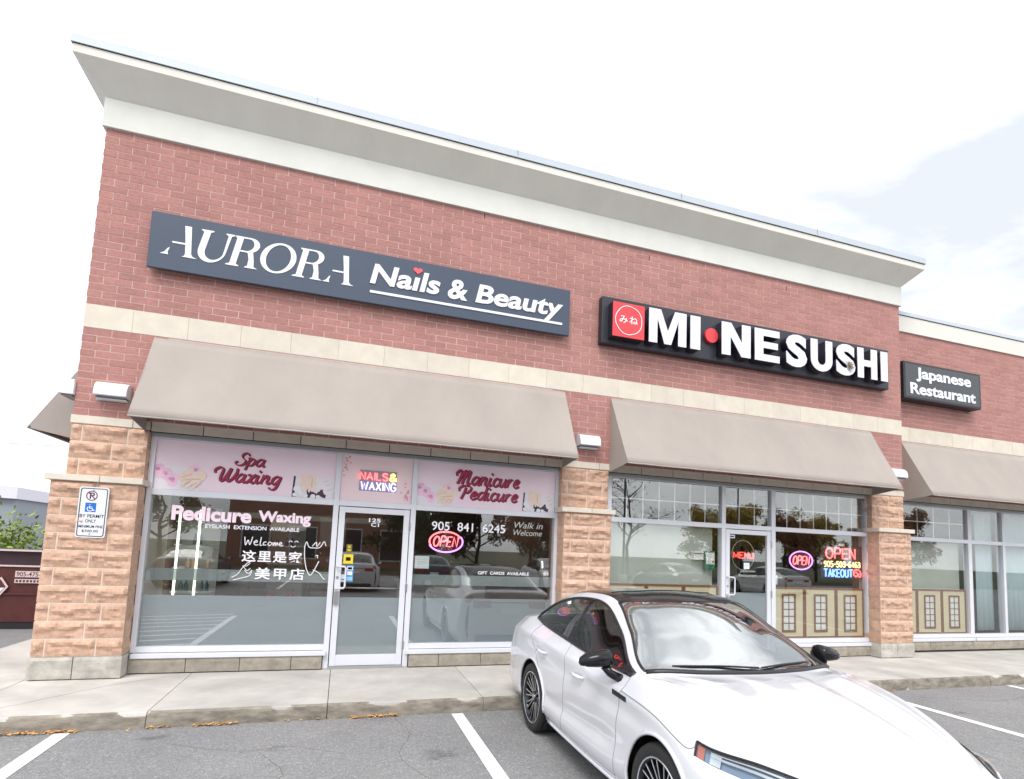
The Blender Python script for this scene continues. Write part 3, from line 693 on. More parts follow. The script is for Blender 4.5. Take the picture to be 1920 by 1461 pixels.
f1 = shopfront(bld, YG, .823, 6.447, [(.881, 3.089), (3.161, 4.156), (4.23, 6.392)], (3.161, 4.156)); d1 = shop_door(bld, YG, 3.161, 4.156)
f2 = shopfront(bld, YG, 7.30, 12.862, [(7.372, 9.503), (9.582, 10.558), (10.648, 12.79)], (9.582, 10.558)); d2 = shop_door(bld, YG, 9.582, 10.558)
f3 = shopfront(nbr, YN + YG, XR + .03, 19.99, [(13.72, 16.045), (16.15, 17.115), (17.19, 19.9)], None)
def muntins(f, y, a, b, n, z0=2.285, z1=2.937):
    for i in range(1, n): x = a + (b - a) * i / n; box('muntin', ALU, f, x - .009, x + .009, y + .016, y + .024, z0, z1)
    box('muntin', ALU, f, a, b, y + .0145, y + .0255, (z0 + z1) / 2 - .009, (z0 + z1) / 2 + .009)
muntins(f2, YG, 7.372, 9.503, 7); muntins(f2, YG, 9.582, 10.558, 3); muntins(f2, YG, 10.648, 12.79, 7); muntins(f3, YN + YG, 13.72, 16.045, 5)
# interior shells
def room(par, x0, x1, y0, y1, wallm):
    mb = MB(); mb.v = [(x, y, z) for z in (0.0, 3.3) for y in (y0, y1) for x in (x0, x1)]
    mb.f = [(2, 6, 7, 3), (0, 4, 6, 2), (1, 3, 7, 5), (4, 5, 7, 6)]
    w = mb.build('interior_wall', wallm, par, fix=False)
    fl = MB(); fl.v = [(x0, y0, .001), (x1, y0, .001), (x1, y1, .001), (x0, y1, .001)]; fl.f = [(0, 1, 2, 3)]; fl.build('interior_floor', INTF, par, fix=False)
room(bld, .80, 6.83, .27, 7.5, INTW); room(bld, 6.87, 13.3, .27, 6.5, mat('interior_wall_dark', rgb(92, 78, 66, .7), .85, var=.1, vscale=1)); room(nbr, 13.4, 19.98, YN + .27, 6.5, mat('interior_wall_grey', rgb(120, 130, 132, .7), .85, var=.1, vscale=1))

# ------------------------------------------------------------------ awnings
def awning(x0, x1, y0, label, flank=False):
    """taut canvas lean-to: sloping sheet, two cheeks, hem and a bar frame (open below)"""
    ym = y0 - .64; zt, zb, zi = 4.212, 3.062, 2.99; t = .006
    L = thing('awning', label, 'awning', ((x0 + x1) / 2, y0, zb), 'canvas awnings over the shop windows')
    n = int((x1 - x0) / .12); mb = MB(); k = 10
    for s in (0, 1):
        for i in range(n + 1):
            x = x0 + (x1 - x0) * i / n
            for j in range(k + 1):
                q = j / k; rib = sum(math.exp(-((x - x0 - (x1 - x0) * g_ / 4) / .045) ** 2) for g_ in range(5)); sag = -.0025 * rib * math.sin(math.pi * min(1, q * 1.1)) ** .5 + .012 * math.sin(math.pi * q) * (0.6 + .5 * noise.noise(Vector((x * .8, q * 2, 4)))) + .003 * noise.noise(Vector((x * 2.2, q * 3, 8)))
                mb.v.append((x, y0 - .004 + (ym - y0) * q + sag + s * t, zt + (zb - zt) * q - sag * .5 - s * t * .6 + (.006 * noise.noise(Vector((x * 3, 1, 1))) if j == k else 0)))
    m1 = (n + 1) * (k + 1)
    for i in range(n):
        for j in range(k):
            a = i * (k + 1) + j; b = a + k + 1; mb.f += [(a, b, b + 1, a + 1), (m1 + a, m1 + a + 1, m1 + b + 1, m1 + b)]
        a = i * (k + 1) + k; mb.f.append((a, a + k + 1, m1 + a + k + 1, m1 + a)); a = i * (k + 1); mb.f.append((a, m1 + a, m1 + a + k + 1, a + k + 1))
    c = mb.build('canopy', CANVAS, L, smooth=True)
    for xx, s in ((x0, 1), (x1, -1)):
        MB().prism([(y0 - .002, zt - .002), (ym + .004, zb), (y0 - .002, zi)], 'x', xx + s * .001, xx + s * .008).build('side_panel', CANVAS, L)
    hem = MB(); hem.tube([(x0 + (x1 - x0) * i / 40, ym + .004, zb - .004 + .004 * noise.noise(Vector((i * .35, x0, 2)))) for i in range(41)], .011, 6).build('hem', CANVASD, L, smooth=True)
    MB().tube([(x0 + .03, ym + .035, zb + .015), (x1 - .03, ym + .035, zb + .015)], .016, 6).build('front_bar', IRON, L)
    for q in (.04, .5, .96):
        xx = x0 + (x1 - x0) * q
        MB().tube([(xx, ym + .035, zb + .012), (xx, y0 - .01, zi + .16)], .014, 6).build('strut', IRON, L)
    return L
awning(.776, 6.443, 0.0, 'long taupe canvas awning over the nail salon window')
awning(7.248, 12.80, 0.0, 'taupe canvas awning over the sushi restaurant window')
awning(14.02, 19.8, YN, 'taupe canvas awning on the lower wing, cut by the picture edge')
# the flank's awning runs back along the left wall
A4 = thing('awning', 'grey awning end poking out past the left corner of the building', 'awning', (0, 1.4, 3.06), 'canvas awnings over the shop windows')
y0a, y1a, zt, zb = 0.42, 4.4, 4.05, 2.975
MB().prism([(-.002, zt), (-.63, zb), (-.626, zb - .008), (-.002, zt - .012)], 'y', y0a, y1a).build('canopy', CANVAS, A4)
for yy, s in ((y0a, 1), (y1a, -1)): MB().prism([(-.002, zt - .01), (-.62, zb), (-.002, zb - .12)], 'y', yy + s * .001, yy + s * .008).build('side_panel', CANVAS, A4)
MB().tube([(-.6, y0a, zb + .012), (-.6, y1a, zb + .012)], .015, 6).build('front_bar', IRON, A4)

# ------------------------------------------------------------------ wall lights
LH = mat('lamp_housing_white', rgb(236, 237, 246, .92), .35, var=.03, vscale=8); LD = mat('lamp_lens_dark', rgb(96, 98, 104), .25)
def wall_lamp(x, y, label, flank=False):
    L = thing('wall_lamp', label, 'lamp', (x, y, 3.34), 'white box wall lamps beside the awnings')
    w, h, d = .175, .205, .165
    pr = [(0, .02), (0, h), (-.05, h), (-.095, h - .012), (-.135, h - .045), (-.158, h - .095), (-d, .03), (-.155, .022)]
    if not flank:
        MB().prism([(y + a, 3.34 + b) for a, b in pr], 'x', x - w, x + w).build('housing', LH, L, bevel=.006)
        box('lens', LD, L, x - w + .02, x + w - .02, y - .135, y - .02, 3.345, 3.3595); box('lower_frame', LH, L, x - w + .02, x + w - .02, y - .10, y - .004, 3.325, 3.343, .004)
        box('back_plate', ALUG, L, x - w - .012, x + w + .006, y - .006, y + .004, 3.32, 3.54)
    else:
        MB().prism([(x + a, 3.34 + b) for a, b in pr], 'y', y - w, y + w).build('housing', LH, L, bevel=.006)
        box('lens', LD, L, x - .135, x - .02, y - w + .02, y + w - .02, 3.345, 3.3595)
    return L
wall_lamp(.415, -.004, 'white wall lamp over the accessible parking sign pier')
wall_lamp(6.845, -.004, 'white wall lamp between the two big awnings')
wall_lamp(13.36, -.004, 'white wall lamp half hidden behind the sushi awning end')
wall_lamp(-.002, .13, 'white wall lamp round the left corner, seen in profile', True)

# ------------------------------------------------------------------ AURORA sign
NAVY = mat('sign_slate_blue', rgb(66, 78, 97, .95), .55, var=.05, vscale=2)
YS = -.12
sg = thing('shop_sign', 'long slate blue sign with white AURORA Nails & Beauty lettering', 'sign', (3.53, 0, 5.08))
box('panel', NAVY, sg, .638, 6.432, YS, YS + .05, 5.088, 5.832, .004); box('rear_frame', BLACK, sg, .72, 6.36, YS + .05, -.004, 5.13, 5.79)
def glyph(loops): 
    for g in loops: outline('letter', g, YS - .006, .010, WHITE, sg)
zb_, zt_ = 5.285, 5.705; H = zt_ - zb_
def serif(cx, z, w, up, t=.012): return [(cx - w, z), (cx + w, z), (cx + w * .55, z + up * t), (cx + w * .38, z + up * .03), (cx - w * .38, z + up * .03), (cx - w * .55, z + up * t)]
def A_(x, foot):     # stencil-cut A: foot flick, cross bar, heavy slanted stem with serif
    st = [(x + .255, zt_), (x + .332, zt_), (x + .352, zb_ + .05), (x + .372, zb_ + .018), (x + .425, zb_), (x + .245, zb_), (x + .275, zb_ + .018), (x + .283, zb_ + .05), (x + .272, zb_ + .24)]
    return [[st], [[(x + .13, zb_ + .165), (x + .272, zb_ + .165), (x + .272, zb_ + .187), (x + .125, zb_ + .187)]], [[(x, zb_), (x + .095, zb_), (x + .085, zb_ + .03), (x + .105, zb_ + .10), (x + .085, zb_ + .085), (x + .05, zb_ + .03)]]]
def U_(x):
    o = [(x, zt_), (x + .145, zt_), (x + .145, zt_ - .012), (x + .112, zt_ - .03), (x + .108, zb_ + .15)]
    o += [(x + .108 + .11 - .11 * math.cos(a), zb_ + .15 - .125 * math.sin(a)) for a in [math.pi * i / 14 for i in range(1, 14)]]
    o += [(x + .325, zb_ + .15), (x + .322, zt_ - .03), (x + .288, zt_ - .012), (x + .288, zt_), (x + .405, zt_), (x + .405, zt_ - .012), (x + .36, zt_ - .03), (x + .352, zb_ + .15)]
    o += [(x + .352 - .162 + .162 * math.cos(a), zb_ + .15 - .165 * math.sin(a)) for a in [math.pi * i / 14 for i in range(1, 14)]]
    return [[o + [(x + .028, zb_ + .15), (x + .033, zt_ - .03), (x, zt_ - .012)]]]
def R_(x):
    stem = [(x, zb_), (x + .155, zb_), (x + .155, zb_ + .012), (x + .118, zb_ + .03), (x + .118, zt_), (x + .01, zt_), (x + .01, zt_ - .012), (x + .042, zt_ - .03), (x + .042, zb_ + .03), (x, zb_ + .012)]
    bo = [(x + .1185, zt_)] + [(x + .21 + .125 * math.cos(a), zt_ - .105 + .105 * math.sin(a)) for a in [math.radians(90 - 15 * i) for i in range(13)]] + [(x + .1185, zt_ - .21)]
    bi = [(x + .1185, zt_ - .19), ] + [(x + .19 + .075 * math.cos(a), zt_ - .105 + .085 * math.sin(a)) for a in [math.radians(-90 + 15 * i) for i in range(13)]] + [(x + .1185, zt_ - .02)]
    leg = [(x + .215, zt_ - .211), (x + .278, zt_ - .198), (x + .318, zb_ + .10), (x + .335, zb_ + .025), (x + .388, zb_), (x + .228, zb_), (x + .228, zb_ + .012), (x + .256, zb_ + .028), (x + .25, zb_ + .12)]
    return [[stem], [bo + bi], [leg]]
def it(G): return [[[(a + .2 * (b - zb_), b) for a, b in lp] for lp in g] for g in G]
glyph(A_(.771, 1)); glyph(it(U_(1.138))); glyph(it(R_(1.523))); glyph(it([[ell(2.118, 5.495, .220, .218, 40), ell(2.118, 5.495, .150, .192, 40)[::-1]]])); glyph(it(R_(2.341))); glyph(A_(2.732, 0))
lettering('lettering', 'Na\u0131ls', (3.366, 5.372, 4.365, 5.672), YS - .012, .015, WHITE, sg, .028, .16)
lettering('lettering', '&', (4.48, 5.352, 4.775, 5.66), YS - .012, .015, WHITE, sg, .028, .10)
lettering('lettering', 'Beauty', (4.9, 5.275, 6.314, 5.655), YS - .012, .015, WHITE, sg, .028, .16)
box('underline', WHITE, sg, 3.375, 6.306, YS - .010, YS - .001, 5.238, 5.274)
PINKR = mat('print_coral', rgb(238, 92, 96), .5)
ht = [(4.02 + .066 * (16 * math.sin(t) ** 3) / 16 + .01, 5.685 + .045 * (13 * math.cos(t) - 5 * math.cos(2 * t) - 2 * math.cos(3 * t) - math.cos(4 * t)) / 13) for t in [2 * math.pi * i / 30 for i in range(30)]]
outline('heart', [ht], YS - .012, .012, PINKR, sg)

# ------------------------------------------------------------------ sushi sign (boxed channel letters on a dark tray)
TRAY = mat('sign_tray_black', rgb(44, 46, 56), .5, var=.25, vscale=5, stretch=(1, 1, .25)); REDM = mat('sign_red', rgb(226, 66, 74, .95), .45); LETF = mat('letter_face_white', rgb(232, 232, 250, .96), .4, var=.03, vscale=3); LETS = mat('letter_return_black', rgb(30, 28, 40), .45)
s2 = thing('shop_sign', 'black sign with raised white MINE SUSHI letters and red square emblem', 'sign', (10.05, 0, 5.05))
box('tray', TRAY, s2, 6.985, 13.12, -.14, -.003, 5.062, 5.845, .012)
ZA, ZB_, YF = 5.142, 5.715, -.30
def chan(body, r, off=.05):
    if body in BLK:
        P = lambda q: [[(q[0] + a * (q[2] - q[0]), q[1] + b * (q[3] - q[1])) for a, b in BLK[body]]]
        outline('letter', P(r), YF, .012, LETF, s2); outline('letter_return', P((r[0] + .002, r[1] + .002, r[2] - .002, r[3] - .002)), YF + .0125, .146, LETS, s2); return
    a = lettering('letter', body, r, YF, .012, LETF, s2, off); lettering('letter_return', body, (r[0] + .002, r[1] + .002, r[2] - .002, r[3] - .002), YF + .0125, .146, LETS, s2, off)
box('emblem_return', LETS, s2, 7.10, 7.672, YF + .0125, -.141, 5.14, 5.71); box('emblem', REDM, s2, 7.102, 7.67, YF, YF + .012, 5.142, 5.708)
rg = []
for i in range(60):
    a = 2 * math.pi * i / 60; r = .232 * (1 + .035 * abs(math.sin(a * 2.5))) ; rg.append((7.386 + r * math.cos(a), YF - .004, 5.425 + r * math.sin(a)))
MB().tube(rg, .007, 6, True, ((0, 1, 0), .003)).build('emblem_ring', WHITE, s2)
lettering('emblem_lettering', '\u307f\u306d', (7.22, 5.37, 7.55, 5.50), YF - .004, .005, WHITE, s2, .012, spacing=1.25)
BLK = {'M': [(0, 0), (0, 1), (.31, 1), (.5, .38), (.69, 1), (1, 1), (1, 0), (.78, 0), (.78, .72), (.59, 0), (.41, 0), (.22, .72), (.22, 0)], 'N': [(0, 0), (0, 1), (.32, 1), (.70, .42), (.70, 1), (1, 1), (1, 0), (.68, 0), (.30, .58), (.30, 0)], 'I': [(0, 0), (0, 1), (1, 1), (1, 0)],
 'E': [(0, 0), (0, 1), (1, 1), (1, .79), (.34, .79), (.34, .61), (.93, .61), (.93, .41), (.34, .41), (.34, .21), (1, .21), (1, 0)], 'H': [(0, 0), (0, 1), (.31, 1), (.31, .61), (.69, .61), (.69, 1), (1, 1), (1, 0), (.69, 0), (.69, .40), (.31, .40), (.31, 0)],
 'U': [(0, 1), (.31, 1), (.31, .36)] + [(.5 - .19 * math.cos(math.pi * i / 10), .36 - .155 * math.sin(math.pi * i / 10)) for i in range(1, 10)] + [(.69, .36), (.69, 1), (1, 1), (1, .36)] + [(.5 + .5 * math.cos(math.pi * i / 16), .36 - .36 * math.sin(math.pi * i / 16)) for i in range(1, 16)] + [(0, .36)]}
chan('M', (7.757, ZA, 8.46, ZB_)); chan('I', (8.54, ZA, 8.732, ZB_), .04); chan('N', (9.16, ZA, 9.752, ZB_)); chan('E', (9.842, ZA, 10.37, ZB_)); chan('S', (10.517, ZA - .01, 10.978, ZB_ + .012)); chan('U', (11.068, ZA - .012, 11.562, ZB_)); chan('S', (11.653, ZA - .01, 12.105, ZB_ + .012)); chan('H', (12.163, ZA, 12.64, ZB_)); chan('I', (12.735, ZA, 12.905, ZB_), .04)
MB().disc((9.03, -.141, 5.478), .128, (0, -1, 0), .06, 28).build('red_dot', REDM, s2)
# the torn patch (nest) on the second S
nb = MB(); RN = random.Random(4)
for i in range(26):
    c = Vector((11.955 + RN.gauss(0, .035), YF - .012 - RN.random() * .02, 5.315 + RN.gauss(0, .035))); d = Vector((RN.uniform(-1, 1), RN.uniform(-.3, .3), RN.uniform(-1, 1))).normalized() * .05
    nb.tube([c - d, c + d], .006, 4)
nb.build('nest', mat('straw', rgb(150, 138, 116), .9, rnd=.3), s2)

# ------------------------------------------------------------------ Japanese Restaurant sign
s3 = thing('shop_sign', 'small dark framed sign reading Japanese Restaurant on the set back wing', 'sign', (14.95, YN, 5.05))
GREYF = mat('sign_face_grey', rgb(70, 74, 78), .5, var=.05)
yj = YN - .24
box('cabinet', LETS, s3, 13.83, 16.05, yj, YN - .003, 5.062, 5.83, .008); box('face', GREYF, s3, 13.875, 16.005, yj - .004, yj + .01, 5.105, 5.787)
lettering('lettering', 'Japanese', (14.17, 5.435, 15.74, 5.735), yj - .012, .010, WHITE, s3, .03); lettering('lettering', 'Restaurant', (14.0, 5.165, 15.87, 5.40), yj - .012, .010, WHITE, s3, .03)

# ------------------------------------------------------------------ accessible parking sign
s4 = thing('parking_sign', 'white accessible parking by permit sign fixed to the left sandstone pier', 'sign', (.377, -.17, 1.63))
ysg = -.175
def rrect(x0, z0, x1, z1, r, n=6):
    P = []
    for cx, cz, a in ((x1 - r, z1 - r, 0), (x0 + r, z1 - r, 90), (x0 + r, z0 + r, 180), (x1 - r, z0 + r, 270)): P += [(cx + r * math.cos(math.radians(a + 90 * i / n)), cz + r * math.sin(math.radians(a + 90 * i / n))) for i in range(n + 1)]
    return P
SW = mat('sign_plate_white', rgb(232, 236, 244, .9), .4); SB = mat('sign_blue', rgb(22, 106, 190), .45); SR = mat('sign_maroon', rgb(120, 42, 72), .5)
outline('plate', [rrect(.226, 1.628, .529, 2.232, .03)], ysg, .004, SW, s4)
outline('border', [rrect(.240, 1.642, .515, 2.218, .026), rrect(.249, 1.651, .506, 2.209, .02)[::-1]], ysg - .002, .0015, BLACK, s4)
lettering('symbol_letter', 'P', (.335, 2.092, .385, 2.165), ysg - .0022, .0015, BLACK, s4, .01)
outline('prohibition_ring', [ell(.356, 2.128, .058, .060, 30), ell(.356, 2.128, .048, .050, 30)[::-1]], ysg - .003, .0015, SR, s4)
outline('prohibition_bar', [[(.318, 2.162), (.326, 2.170), (.395, 2.094), (.387, 2.086)]], ysg - .0042, .001, SR, s4)
box('blue_square', SB, s4, .300, .410, ysg - .002, ysg - .0005, 1.933, 2.043)
wc = MB(); yw = ysg - .0032
wc.tube([(.345, yw, 2.018), (.345, yw, 2.0225)], .0075, 8, False, ((0, 1, 0), .0012)); wc.tube([(.345, yw, 2.006), (.347, yw, 1.976), (.375, yw, 1.976), (.387, yw, 1.950), (.400, yw, 1.953)], .005, 6, False, ((0, 1, 0), .0012)); wc.tube([(.347, yw, 1.993), (.371, yw, 1.993)], .004, 6, False, ((0, 1, 0), .0012))
wc.tube([(.352 + .029 * math.cos(math.radians(a)), yw, 1.970 + .027 * math.sin(math.radians(a))) for a in range(130, 345, 12)], .0045, 6, False, ((0, 1, 0), .0012)); wc.build('wheelchair_symbol', WHITE, s4)
lettering('lettering', 'BY PERMIT', (.256, 1.865, .50, 1.905), ysg - .0022, .0015, BLACK, s4, .006); lettering('lettering', 'ONLY', (.315, 1.806, .425, 1.846), ysg - .0022, .0015, BLACK, s4, .006); lettering('lettering', 'MINIMUM FINE', (.256, 1.744, .498, 1.776), ysg - .0022, .0015, BLACK, s4, .004); lettering('lettering', '$300.00', (.292, 1.688, .455, 1.722), ysg - .0022, .0015, BLACK, s4, .002)
for z in (2.196, 1.672): MB().disc((.372, ysg, z), .008, (0, -1, 0), .006, 10).build('bolt', STEEL, s4)

# ------------------------------------------------------------------ pink transom banners of the salon
PINK = mat('banner_pink', rgb(244, 222, 234, .95), .5, var=.05, vscale=1.5); ROSE = mat('print_crimson', rgb(158, 34, 74), .5); ROSED = mat('print_crimson_shadow', rgb(84, 24, 54), .5)
PH = mat('print_photo_white', rgb(240, 234, 240, .9), .5); SKIN = mat('print_skin', rgb(246, 222, 208, .92), .5, var=.08, vscale=30); SKIN2 = mat('print_skin_warm', rgb(226, 184, 168, .9), .5); PET = mat('print_petal', rgb(246, 206, 230, .9), .5, rnd=.15); PETD = mat('print_petal_deep', rgb(232, 156, 200, .9), .5, rnd=.15); PEB = mat('print_pebble', rgb(238, 240, 246, .92), .5); PLUM = mat('print_plum', rgb(74, 44, 66), .5); NAILM = mat('print_nail', rgb(250, 226, 222, .92), .4)
PET2 = mat('print_blossom', rgb(226, 158, 178, .9), .5, rnd=.15)
YBN = YG - .004
def flatshape(mb, pts, y): 
    n = len(mb.v); mb.v += [(a, y, b) for a, b in pts]; mb.f.append(tuple(range(n, n + len(pts))))
def blob(cx, cz, r, n=14, wob=.18, seed=0):
    R3 = random.Random(seed); ph = R3.random() * 6
    return [(cx + r * (1 + wob * math.sin(3 * a + ph) + wob * .6 * math.sin(5 * a + ph * 2)) * math.cos(a), cz + r * (1 + wob * math.sin(3 * a + ph)) * math.sin(a)) for a in [2 * math.pi * i / n for i in range(n)]]
def capsule(x0, z0, x1, z1, r0, r1, n=7):
    a = math.atan2(z1 - z0, x1 - x0); P = []
    P += [(x0 + r0 * math.cos(a + math.pi / 2 + math.pi * i / n), z0 + r0 * math.sin(a + math.pi / 2 + math.pi * i / n)) for i in range(n + 1)]
    P += [(x1 + r1 * math.cos(a - math.pi / 2 + math.pi * i / n), z1 + r1 * math.sin(a - math.pi / 2 + math.pi * i / n)) for i in range(n + 1)]
    return P
def layer(par, name, m, shapes, y):
    """flat printed shapes, each a hair in front of the last"""
    mb = MB()
    for i, s in enumerate(shapes): flatshape(mb, s, y - .00015 * (i + 1))
    return mb.build(name, m, par, fix=False)
def hand_photo(par, x0, z0, x1, z1):
    W, Hh = x1 - x0, z1 - z0; X = lambda u: x0 + W * u; Z = lambda v: z0 + Hh * v
    layer(par, 'printed_photo', PH, [[(x0, z0), (x1, z0), (x1, z1 - .02), (x0, z1)]], YBN - .0015)
    pet = [blob(X(u) + .0, Z(v), r, 16, .16, k) for k, (u, v, r) in enumerate(((.06, .80, .075), (.22, .68, .075), (.38, .42, .085), (.30, .55, .06), (.1, .62, .06), (.84, .88, .075)))]
    layer(par, 'printed_roses', PET, pet, YBN - .003)
    de = [[(X(u) + r * math.cos(a) , Z(v) + r * .8 * math.sin(a)) for a in [6.28 * i / 9 for i in range(9)]] for u, v, r in ((.06, .82, .03), (.22, .68, .030), (.24, .62, .018), (.38, .42, .034), (.40, .34, .020), (.33, .44, .018), (.86, .88, .03))]
    layer(par, 'printed_rose_hearts', PETD, de, YBN - .0055)
    fg = [capsule(X(.98), Z(.62), X(.72), Z(.55), .07, .05), capsule(X(.78), Z(.86), X(.55), Z(.58), .030, .020), capsule(X(.80), Z(.76), X(.56), Z(.46), .030, .020), capsule(X(.95), Z(.55), X(.62), Z(.36), .032, .020)]
    layer(par, 'printed_hand', SKIN, fg, YBN - .0075)
    fg2 = [capsule(X(.9), Z(.45), X(.70), Z(.14), .026, .018), capsule(X(.97), Z(.42), X(.82), Z(.08), .026, .018), capsule(X(.66), Z(.36), X(.60), Z(.16), .022, .016)]
    layer(par, 'printed_fingers', SKIN, fg2, YBN - .0095)
    sh = [capsule(X(.98), Z(.50), X(.66), Z(.43), .006, .003), capsule(X(.80), Z(.68), X(.58), Z(.52), .005, .003), capsule(X(.92), Z(.34), X(.78), Z(.18), .005, .003), capsule(X(.78), Z(.38), X(.66), Z(.26), .005, .003), capsule(X(.99), Z(.30), X(.9), Z(.12), .005, .003)]
    layer(par, 'printed_shading', SKIN2, sh, YBN - .0115)
def feet_photo(par, x0, z0, x1, z1):
    W, Hh = x1 - x0, z1 - z0; X = lambda u: x0 + W * u; Z = lambda v: z0 + Hh * v
    layer(par, 'printed_photo', PH, [[(x0, z0), (x1, z0), (x1, z1 - .01), (x0, z1)]], YBN - .0015)
    layer(par, 'printed_dark', PLUM, [[(x0, z0), (X(.10), z0), (X(.05), Z(.4)), (X(.07), Z(.98)), (X(.02), z1)], blob(X(.42), Z(.20), .055, 14, .3, 3), blob(X(.70), Z(.22), .060, 14, .35, 5), blob(X(.55), Z(.08), .05, 12, .2, 8)], YBN - .003)
    layer(par, 'printed_feet', SKIN, [capsule(X(.27), Z(.9), X(.27), Z(.5), .055, .05), capsule(X(.46), Z(.9), X(.46), Z(.48), .055, .045)] + [capsule(X(.20 + .065 * i), Z(.52), X(.19 + .07 * i), Z(.30 + .03 * (i % 3)), .017, .014) for i in range(6)], YBN - .0045)
    layer(par, 'printed_petals', PH, [blob(X(.78), Z(.75), .07, 14, .25, 2), blob(X(.86), Z(.45), .075, 14, .25, 7), blob(X(.68), Z(.55), .05, 14, .25, 9)], YBN - .0065)
    layer(par, 'printed_petal_edges', SKIN2, [capsule(X(.74), Z(.78), X(.84), Z(.88), .005, .003), capsule(X(.80), Z(.62), X(.9), Z(.7), .005, .003), capsule(X(.46), Z(.9), X(.45), Z(.5), .006, .004), capsule(X(.84), Z(.38), X(.94), Z(.5), .005, .003)], YBN - .008)
    layer(par, 'printed_pebbles', PEB, [ell(X(u), Z(v), r, r * .9, 14) for u, v, r in ((.12, .38, .05), (.2, .2, .036), (.32, .08, .032), (.50, .07, .034), (.62, .06, .028), (.07, .10, .03))], YBN - .009)
def flower_corner(par, cx, cz, s, seed):
    R4 = random.Random(seed); layer(par, 'printed_blossom', PET2, [blob(cx + R4.gauss(0, s * .35), cz + R4.gauss(0, s * .8), R4.uniform(.008, .02), 8, .3, i + seed) for i in range(16)], YBN - .0015)
b1 = thing('window_banner', 'pink window banner printed Spa Waxing with roses, hands and feet', 'banner', (1.985, YBN, 2.29), 'pink banners in the salon transom')
box('panel', PINK, b1, .884, 3.086, YBN, YBN + .003, 2.288, 2.934); hand_photo(b1, .886, 2.29, 1.42, 2.60); feet_photo(b1, 2.535, 2.29, 3.084, 2.58)
script('shadow_lettering', 'Spa', (1.808, 2.595, 2.19, 2.838), YBN - .003, ROSED, b1, .162); script('lettering', 'Spa', (1.80, 2.60, 2.178, 2.843), YBN - .008, ROSE, b1, .138)
script('shadow_lettering', 'Waxing', (1.575, 2.355, 2.405, 2.625), YBN - .003, ROSED, b1, .162); script('lettering', 'Waxing', (1.567, 2.36, 2.393, 2.63), YBN - .008, ROSE, b1, .138)
b2 = thing('window_banner', 'small pink banner with corner blossoms above the salon door', 'banner', (3.66, YBN, 2.29), 'pink banners in the salon transom')
box('panel', mat('banner_pink_blossom', rgb(244, 220, 224, .95), .5, var=.05, vscale=1.5), b2, 3.164, 4.153, YBN, YBN + .003, 2.288, 2.934)
flower_corner(b2, 3.22, 2.80, .09, 1); flower_corner(b2, 4.08, 2.40, .09, 40)
b3 = thing('window_banner', 'pink window banner printed Manicure Pedicure with roses, hands and feet', 'banner', (5.31, YBN, 2.29), 'pink banners in the salon transom')
box('panel', PINK, b3, 4.233, 6.389, YBN, YBN + .003, 2.288, 2.934); hand_photo(b3, 4.235, 2.29, 4.765, 2.60); feet_photo(b3, 5.86, 2.29, 6.387, 2.58)
for t_, r_ in (('Manicure', (4.80, 2.625, 5.80, 2.855)), ('Pedicure', (4.845, 2.405, 5.78, 2.63))):
    script('shadow_lettering', t_, (r_[0] + .01, r_[1] - .006, r_[2] + .012, r_[3] - .006), YBN - .003, ROSED, b3, .162); script('lettering', t_, r_, YBN - .008, ROSE, b3, .138)

# ------------------------------------------------------------------ lettering and drawings on the salon glass
YL = YG - .001
FLM = mat('vinyl_white', rgb(240, 240, 246, .95), .5)
v1 = thing('window_lettering', 'white Pedicure Waxing and eyelash lettering on the left salon window', 'lettering', (1.98, YL, 1.8), 'vinyl lettering on the shop glass')
lettering('lettering', 'Pedicure', (1.118, 1.895, 2.06, 2.088), YL, .003, mat('vinyl_blush', rgb(250, 226, 240, .95), .5), v1, .04); lettering('lettering', 'Waxing', (2.14, 1.885, 2.808, 2.075), YL, .003, MATS['vinyl_blush'], v1, .04)
lettering('lettering', 'EYELASH  EXTENSION  AVAILABLE', (1.518, 1.810, 2.668, 1.862), YL, .003, FLM, v1, .02)
v2 = thing('window_drawing', 'hand drawn white welcome greeting with Chinese characters, cat and hand', 'drawing', (2.4, YL, 1.15))
lettering('greeting', '\u8fd9\u91cc\u662f\u5bb6', (1.982, 1.385, 2.73, 1.54), YL, .003, FLM, v2, .018, spacing=1.15); lettering('greeting', '\u7f8e\u7532\u5e97', (2.155, 1.155, 2.775, 1.315), YL, .003, FLM, v2, .018, spacing=1.2)
def pen(name, strokes, r=.006):
    mb = MB()
    for s in strokes: mb.tube(crom([(a, YL, b) for a, b in s], 5), r, 6, False, ((0, 1, 0), .002))
    mb.build(name, FLM, v2, smooth=True)
wx = lambda u: 2.0 + u * .48; wz = lambda v: 1.605 + v * .115
pen('welcome', [[(wx(a), wz(b)) for a, b in s] for s in ([(0, .95), (.03, 0), (.09, .6), (.14, .05), (.2, 1)], [(.24, .35), (.32, .4), (.3, .6), (.24, .35), (.28, .05), (.36, .1)], [(.42, 1.0), (.40, .1), (.45, .05)], [(.56, .45), (.5, .4), (.48, .1), (.56, .1)], [(.64, .5), (.6, .2), (.65, .05), (.7, .3), (.64, .5)], [(.73, .45), (.74, .05), (.78, .45), (.80, .05), (.84, .42), (.86, .08)], [(.90, .25), (.96, .3), (.93, .48), (.89, .25), (.93, .05), (1.0, .1)])], .006)
pen('smile', [[(2.545, 1.665), (2.57, 1.685), (2.595, 1.665)], [(2.62, 1.665), (2.645, 1.685), (2.67, 1.665)], [(2.575, 1.62), (2.605, 1.60), (2.64, 1.62)]], .005)
